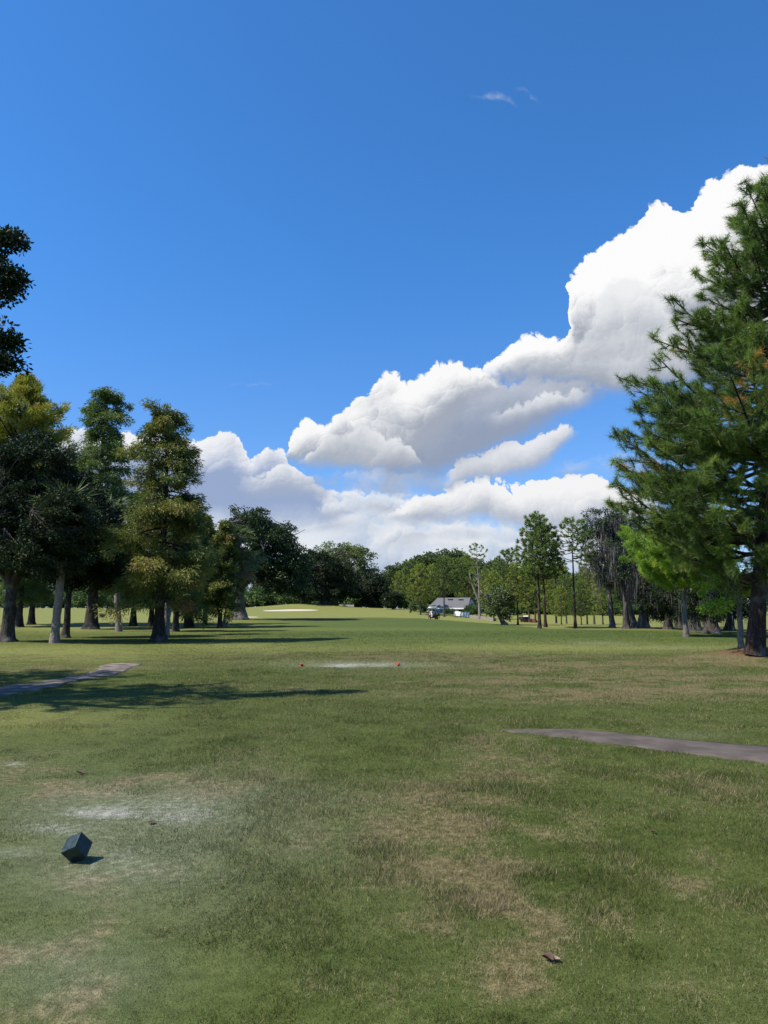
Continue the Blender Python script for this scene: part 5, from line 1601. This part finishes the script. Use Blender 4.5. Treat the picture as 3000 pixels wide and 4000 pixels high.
def golfer(loc, rotz):
    t = thing('person', 'person in blue shirt, black shorts and white cap standing beside the maroon golf cart', 'person', loc, rotz)
    # +Y is the way he faces; left hand reaches out to the cart on his left (-X)
    V, E, Rr = [], [], []

    def add(p, r, parent=None):
        V.append(p)
        Rr.append(r)
        if parent is not None:
            E.append((parent, len(V) - 1))
        return len(V) - 1
    pel = add((0, 0, 0.93), (0.135, 0.10))
    wai = add((0, 0.0, 1.08), (0.135, 0.10), pel)
    che = add((0, 0.01, 1.28), (0.15, 0.11), wai)
    sh = add((0, 0.0, 1.42), (0.11, 0.085), che)
    nk = add((0, 0.015, 1.52), 0.055, sh)
    hd0 = add((0, 0.03, 1.58), (0.062, 0.07), nk)
    hd1 = add((0, 0.035, 1.66), (0.076, 0.094), hd0)
    hd2 = add((0, 0.03, 1.74), (0.062, 0.078), hd1)
    add((0, 0.135, 1.655), 0.014, hd1)               # nose
    for sx in (-1, 1):
        add((sx * 0.085, 0.03, 1.655), 0.014, hd1)   # ears
    for sx in (-1, 1):
        s0 = add((sx * 0.165, 0, 1.41), 0.062, sh)
        if sx < 0:
            el, wr = add((-0.27, 0.10, 1.18), 0.042, s0), None
            wr = add((-0.36, 0.30, 1.13), 0.028, el)
            dirn = Vector((-0.3, 0.85, -0.1)).normalized()
        else:
            el = add((0.23, -0.02, 1.15), 0.042, s0)
            wr = add((0.22, 0.12, 0.93), 0.028, el)
            dirn = Vector((0.0, 0.35, -0.9)).normalized()
        pa = Vector(V[wr]) + dirn * 0.055
        pl = add(tuple(pa), (0.036, 0.018), wr)
        side = dirn.cross(Vector((1, 0, 0))).normalized()
        for k, ln in enumerate((0.068, 0.078, 0.072, 0.056)):
            b = pa + dirn * 0.035 + side * (k - 1.5) * 0.019
            f1 = add(tuple(b), 0.0095, pl)
            f2 = add(tuple(b + dirn * ln * 0.5 + Vector((sx * -0.006, 0, 0))), 0.0088, f1)
            add(tuple(b + dirn * ln * 0.9 + Vector((sx * -0.022, 0, 0))), 0.0078, f2)
        th = add(tuple(pa - dirn * 0.01 + side * 0.042 + Vector((sx * -0.012, 0, 0))), 0.011, pl)
        add(tuple(pa + dirn * 0.03 + side * 0.056 + Vector((sx * -0.02, 0, 0))), 0.0088, th)
        hip = add((sx * 0.095, 0, 0.88), 0.09, pel)
        kn = add((sx * 0.11, 0.02 + 0.03 * sx, 0.49), 0.058, hip)
        cf = add((sx * 0.115, 0.0 + 0.03 * sx, 0.33), 0.056, kn)
        an = add((sx * 0.12, -0.01 + 0.03 * sx, 0.08), 0.036, cf)
        add((sx * 0.135, 0.13 + 0.03 * sx, 0.035), (0.042, 0.03), an)
    b = skin_mesh('body', V, E, Rr)
    b.parent = t
    b.data.materials.append(M['skin'])
    # shirt
    V2 = [(0, 0, 0.96), (0, 0, 1.08), (0, 0.01, 1.28), (0, 0, 1.43), (0, 0.01, 1.49)]
    E2 = [(0, 1), (1, 2), (2, 3), (3, 4)]
    R2 = [(0.158, 0.122), (0.155, 0.12), (0.168, 0.128), (0.128, 0.10), (0.066, 0.066)]
    for sx in (-1, 1):
        k = len(V2)
        e = (-0.245, 0.06, 1.24) if sx < 0 else (0.215, -0.01, 1.22)
        V2 += [(sx * 0.168, 0, 1.412), e]
        E2 += [(3, k), (k, k + 1)]
        R2 += [0.078, 0.068]
    s = skin_mesh('shirt', V2, E2, R2)
    s.parent = t
    s.data.materials.append(M['blue_cloth'])
    V3 = [(0, 0, 0.99), (0, 0, 0.90)]
    E3, R3 = [(0, 1)], [(0.152, 0.118), (0.15, 0.118)]
    for sx in (-1, 1):
        k = len(V3)
        V3 += [(sx * 0.098, 0, 0.82), (sx * 0.108, 0.015 + 0.03 * sx, 0.54)]
        E3 += [(1, k), (k, k + 1)]
        R3 += [0.105, 0.092]
    s = skin_mesh('shorts', V3, E3, R3)
    s.parent = t
    s.data.materials.append(M['black_cloth'])
    bm = bmesh.new()
    r_ = bmesh.ops.create_uvsphere(bm, u_segments=18, v_segments=10, radius=0.105)
    bmesh.ops.delete(bm, geom=[v for v in bm.verts if v.co.z < -0.005], context='VERTS')
    bmesh.ops.transform(bm, matrix=Matrix.Translation((0, 0.03, 1.70)) @ Matrix.Diagonal((0.92, 1.1, 1.0, 1)), verts=bm.verts)
    bm_box(bm, (0, 0.175, 1.705), (0.15, 0.12, 0.012))
    bm_obj('cap', bm, M['white'], t, 0, True)
    for sx in (-1, 1):
        bm = bmesh.new()
        vs = bm_box(bm, (sx * 0.13, 0.05 + 0.03 * sx, 0.045), (0.10, 0.29, 0.085))
        bm_obj('shoe', bm, M['white'], t, 0.03)
        bm = bmesh.new()
        bm_cyl(bm, (sx * 0.118, -0.01 + 0.03 * sx, 0.07), (sx * 0.117, 0.0 + 0.03 * sx, 0.17), 0.045, 0.05)
        bm_obj('sock', bm, M['white'], t)
        bm = bmesh.new()
        e_ = bmesh.ops.create_uvsphere(bm, u_segments=8, v_segments=6, radius=0.012)
        bmesh.ops.translate(bm, vec=(sx * 0.032, 0.122, 1.665), verts=e_['verts'])
        bm_obj('eye', bm, M['black'], t)
    bm = bmesh.new()
    bm_box(bm, (0, 0.118, 1.605), (0.045, 0.01, 0.008))
    bm_obj('mouth', bm, M['red_paint'], t)


def house(loc, rotz, w_, dpt, eave, ridge, label, wall, roofm, trim, openings, over=0.6, vents=()):
    t = thing('house', label, 'house', loc, rotz)
    bm = bmesh.new()
    bm_box(bm, (0, dpt / 2, eave / 2), (w_, dpt, eave))
    for sx in (-1, 1):
        v = [bm.verts.new((sx * (w_ / 2 - 0.01), y, z)) for y, z in ((0.01, eave - 0.02), (dpt - 0.01, eave - 0.02), (dpt / 2, ridge - 0.12))]
        v2 = [bm.verts.new((p.co.x - sx * 0.15, p.co.y, p.co.z)) for p in v]
        bm.faces.new(v)
        bm.faces.new(v2[::-1])
    bm_obj('wall', bm, wall, t)
    bm = bmesh.new()
    hw = w_ / 2 + over
    sl = (ridge - eave) / (dpt / 2)
    y0, z0 = -over, eave - over * sl + 0.05
    for a, b in (((y0, z0), (dpt / 2, ridge + 0.05)), ((dpt + over, z0), (dpt / 2, ridge + 0.05))):
        q = [(-hw, a[0], a[1]), (hw, a[0], a[1]), (hw - over * 1.5, b[0], b[1]), (-hw + over * 1.5, b[0], b[1])]
        lo = [bm.verts.new(p) for p in q]
        hi = [bm.verts.new((p[0], p[1], p[2] + 0.14)) for p in q]
        for f in ((lo[0], lo[1], hi[1], hi[0]), (lo[1], lo[2], hi[2], hi[1]), (lo[3], lo[0], hi[0], hi[3]), tuple(hi), tuple(lo[::-1])):
            bm.faces.new(f)
    rf = bm_obj('roof', bm, roofm, t)
    for vx, vy in vents:
        bm = bmesh.new()
        bm_box(bm, (vx, vy, z0 + (vy - y0) * sl + 0.24), (0.9, 0.3, 0.18))
        bm_obj('vent', bm, M['black'], rf)
    bm = bmesh.new()
    bm_box(bm, (0, -over - 0.03, z0 + 0.02), (2 * hw, 0.05, 0.24))
    bm_obj('fascia', bm, trim, t)
    for kind, x, z, ww, hh in openings:
        bm = bmesh.new()
        for c, s in (((x, -0.02, z + hh / 2), (ww + 0.16, 0.06, 0.08)), ((x, -0.02, z - hh / 2), (ww + 0.16, 0.06, 0.08)), ((x - ww / 2, -0.02, z), (0.08, 0.06, hh - 0.08)), ((x + ww / 2, -0.02, z), (0.08, 0.06, hh - 0.08))):
            bm_box(bm, c, s)
        f = bm_obj(kind, bm, trim, t)
        bm = bmesh.new()
        bm_box(bm, (x, -0.012, z), (ww - 0.08, 0.02, hh - 0.08))
        bm_obj('pane' if kind == 'window' else 'leaf', bm, M['dark_glass'], f)
    return t


def low_wall(name, label, cat, pts, h, th, mat, seed=0):
    t = thing(name, label, cat, pts[0])
    r = np.random.default_rng(seed)
    P = [p - pts[0] for p in pts]
    bm = bmesh.new()
    n = 24
    q = []
    for i in range(n):
        s = i / (n - 1) * (len(P) - 1)
        k = min(int(s), len(P) - 2)
        q.append(P[k].lerp(P[k + 1], s - k))
    d = (P[-1] - P[0]).normalized()
    nrm = Vector((-d.y, d.x, 0)) * th / 2
    rows = []
    for i, p in enumerate(q):
        hh = h * (1 + 0.10 * (r.random() - 0.5))
        rows.append([bm.verts.new(v) for v in (p - nrm + Vector((0, 0, -0.3)), p + nrm + Vector((0, 0, -0.3)), p + nrm + Vector((0, 0, hh)), p - nrm + Vector((0, 0, hh)))])
    for a, b in zip(rows, rows[1:]):
        for j in range(4):
            bm.faces.new((a[j], a[(j + 1) % 4], b[(j + 1) % 4], b[j]))
    bm.faces.new(rows[0][::-1])
    bm.faces.new(rows[-1])
    bmesh.ops.recalc_face_normals(bm, faces=bm.faces)
    bm_obj('wall', bm, mat, t, 0.03)
    return t


def leaf_on_ground(px, py, label, size, rot, mat, curl=0.6):
    p = G(px, py)
    t = thing('fallen_leaf', label, 'leaf', p + Vector((0, 0, 0.012)), rot, 'fallen leaves on the near grass')
    n = 9
    V, Fq = [], []
    for i in range(n):
        s = i / (n - 1)
        w_ = size * 0.38 * math.sin(math.pi * s ** 0.8) + 0.0006
        for j, sx in enumerate((-1, 0, 1)):
            V.append((sx * w_, (s - 0.5) * size, curl * size * (0.35 * sx * sx * math.sin(math.pi * s) + 0.25 * (s - 0.4) ** 2)))
    V2 = [(x, y, z + 0.0015) for x, y, z in V]
    m = len(V)
    for i in range(n - 1):
        for j in range(2):
            a = i * 3 + j
            Fq.append((a, a + 1, a + 4, a + 3))
            Fq.append((m + a, m + a + 3, m + a + 4, m + a + 1))
    me = np_mesh('blade', np.array(V + V2), np.array(Fq), None, True)
    mesh_obj('blade', me, mat, t)
    bm = bmesh.new()
    bm_cyl(bm, (0, -size * 0.72, 0.012), (0, -size * 0.48, 0.012), 0.0012, 0.0016, 6)
    bm_obj('stalk', bm, mat, t)
    return t


def objects():
    M['green_paint'] = plain_mat('green_marker_paint', (0.014, 0.029, 0.028), 0.45, 0.35, 0.5, 45, bump=0.001)
    M['red_paint'] = plain_mat('red_marker_paint', (0.40, 0.07, 0.03), 0.6, 0.2, 0.15, 30)
    M['steel'] = plain_mat('steel', (0.5, 0.5, 0.5), 0.35, 0.5, 0.05, 20, 1.0)
    M['maroon'] = plain_mat('maroon_body', (0.13, 0.012, 0.03), 0.25, 0.5, 0.05)
    M['red_body'] = plain_mat('red_body', (0.20, 0.035, 0.03), 0.35, 0.5, 0.08)
    M['black'] = plain_mat('black_plastic', (0.018, 0.018, 0.02), 0.55, 0.4, 0.2)
    M['tyre'] = plain_mat('tyre_rubber', (0.02, 0.02, 0.02), 0.85, 0.2, 0.2)
    M['white'] = plain_mat('white_paint', (0.78, 0.77, 0.74), 0.5, 0.4, 0.05)
    M['cream'] = plain_mat('cream_vinyl', (0.80, 0.72, 0.56), 0.5, 0.4, 0.06)
    M['glass'] = plain_mat('tinted_glass', (0.10, 0.12, 0.13), 0.08, 0.6, 0.02)
    M['dark_glass'] = plain_mat('dark_glass', (0.02, 0.024, 0.028), 0.08, 0.6, 0.02)
    M['skin'] = plain_mat('skin', (0.50, 0.30, 0.21), 0.55, 0.3, 0.05)
    M['blue_cloth'] = plain_mat('blue_cloth', (0.10, 0.28, 0.66), 0.85, 0.2, 0.08)
    M['black_cloth'] = plain_mat('black_cloth', (0.014, 0.014, 0.018), 0.9, 0.2, 0.15)
    M['shingle'] = plain_mat('grey_shingles', (0.125, 0.125, 0.130), 0.95, 0.05, 0.18, 6.0, bump=0.02)
    M['stucco'] = plain_mat('grey_stucco', (0.42, 0.42, 0.40), 0.9, 0.2, 0.08)
    M['cream_wall'] = plain_mat('cream_stucco', (0.66, 0.55, 0.42), 0.9, 0.2, 0.06)
    M['tile'] = plain_mat('pale_roof', (0.42, 0.40, 0.38), 0.9, 0.2, 0.1, 6)
    M['white_wall'] = plain_mat('white_render', (0.66, 0.63, 0.58), 0.85, 0.2, 0.05, 3)
    M['stone'] = plain_mat('rubble_stone', (0.22, 0.19, 0.165), 0.95, 0.2, 0.4, 8, bump=0.06)
    M['leaf_dead'] = plain_mat('dead_leaf', (0.075, 0.042, 0.028), 0.7, 0.3, 0.3)
    M['leaf_pale'] = plain_mat('pale_dead_leaf', (0.24, 0.19, 0.12), 0.7, 0.3, 0.2)
    M['green_bin'] = plain_mat('green_box_paint', (0.02, 0.10, 0.05), 0.5, 0.4, 0.1)
    markers()
    # cart, bags, golfer
    L = stand(1689, 109)
    ry = 0.08
    golf_cart(L, ry, 'maroon golf cart with a cream roof seen from behind beside the golfer', M['maroon'])
    c, s = math.cos(ry), math.sin(ry)
    for dx, lab, mt in ((-0.30, 'white golf bag strapped on the left of the golf cart back', M['white']), (0.27, 'dark golf bag strapped on the right of the golf cart back', M['black'])):
        golf_bag(L + Vector((dx * c + 0.98 * s, dx * s - 0.98 * c, 0.44)), ry, lab, mt)
    golfer(L + Vector((0.86, -0.15, float(terrain(L.x + 0.86, L.y - 0.15)) - L.z)), 0.25)
    L = stand(2058, 100)
    golf_cart(L, -1.05, 'red open utility cart with a dark cargo bed under the pines on the right', M['red_body'], False, True)
    # flagstick
    L = stand(1500, 147)
    t = thing('flagstick', 'thin golf flagstick with a small white flag on the far green', 'flagstick', L)
    bm = bmesh.new()
    bm_cyl(bm, (0, 0, -0.1), (0, 0, 2.3), 0.022, 0.016, 8)
    bm_obj('pole', bm, M['white'], t)
    r = [(i / 8, 0.05 * math.sin(i * 0.9)) for i in range(9)]
    V = []
    for off in (-0.004, 0.004):
        for u_, wv in r:
            for z in (0, 1):
                V.append((0.02 + u_ * 0.30, wv * u_ + off, 2.28 - z * 0.55 * (1 - 0.15 * u_) - 0.05 * u_))
    Q = [(a + i * 2, a + i * 2 + 1, a + i * 2 + 3, a + i * 2 + 2) for a in (0, 18) for i in range(8)]
    mesh_obj('flag', np_mesh('flag', np.array(V), np.array(Q), None, True), M['white'], t)
    # house and garden walls
    L = stand(1748, 134)
    L.z = EYE + (2378 - 2404) / F * 134
    ew = EYE + (2378 - 2377) / F * 134 - L.z
    rg = EYE + (2378 - 2340) / F * 140 - L.z
    house(L, -0.42, 7.0, 7.0, ew + 0.15, rg, 'grey shingle-roofed house with a white fascia behind the golf cart', M['stucco'], M['shingle'], M['white'],
          [('window', -1.0, 1.0, 1.3, 0.9), ('window', 0.9, 1.0, 1.2, 0.9), ('door', 2.6, 0.75, 1.3, 1.3)], 0.45, [(-0.4, 2.6), (1.7, 2.5)])
    a, b = stand(1772, 126.5), stand(1828, 123.0)
    low_wall('garden_wall', 'white garden wall in front of the grey-roofed house', 'wall', [a, b], 0.75, 0.3, M['white_wall'], 1)
    a, b = stand(1834, 121), stand(1930, 114)
    low_wall('stone_wall', 'low grey stone wall running right from the white garden wall', 'wall', [a, b], 0.5, 0.4, M['stone'], 2)
    a, b = stand(1326, 166), stand(1384, 166)
    low_wall('garden_wall', 'white garden wall beyond the green, left of the flag', 'wall', [a, b], 0.75, 0.4, M['white_wall'], 3)
    # pale houses behind the mossy oaks
    for px, d, w_, lab in ((2440, 168, 10.0, 'cream house with a pale roof behind the mossy oak trunks'), (2905, 140, 6.0, 'cream house with a pale roof far behind the slim young tree')):
        L = stand(px, d)
        house(L, 0.0, w_, 7.0, 2.6, 3.5, lab, M['cream_wall'], M['tile'], M['white'], [('window', -w_ * 0.28, 1.4, 1.3, 1.1), ('door', 0.2, 1.05, 1.0, 2.0), ('window', w_ * 0.3, 1.4, 1.3, 1.1)])
    # fallen leaves
    leaf_on_ground(2140, 3765, 'curled dark brown leaf standing on edge in the straw-coloured grass', 0.058, 0.9, M['leaf_dead'], 1.2)
    leaf_on_ground(2172, 3764, 'pale tan leaf lying against the curled dark leaf', 0.042, 1.7, M['leaf_pale'], 0.5)
    leaf_on_ground(2553, 3261, 'small brown leaf alone on the green turf at the right', 0.05, 1.5, M['leaf_dead'], 0.6)
    leaf_on_ground(590, 3222, 'thin dark leaf on the worn turf right of the green tee marker', 0.065, 1.4, M['leaf_dead'], 0.4)
    leaf_on_ground(312, 3024, 'dark brown leaf on the tan turf beyond the green tee marker', 0.075, 1.2, M['leaf_dead'], 0.8)


trees_right()
trees_left()
backdrop()
build_setting()
objects()
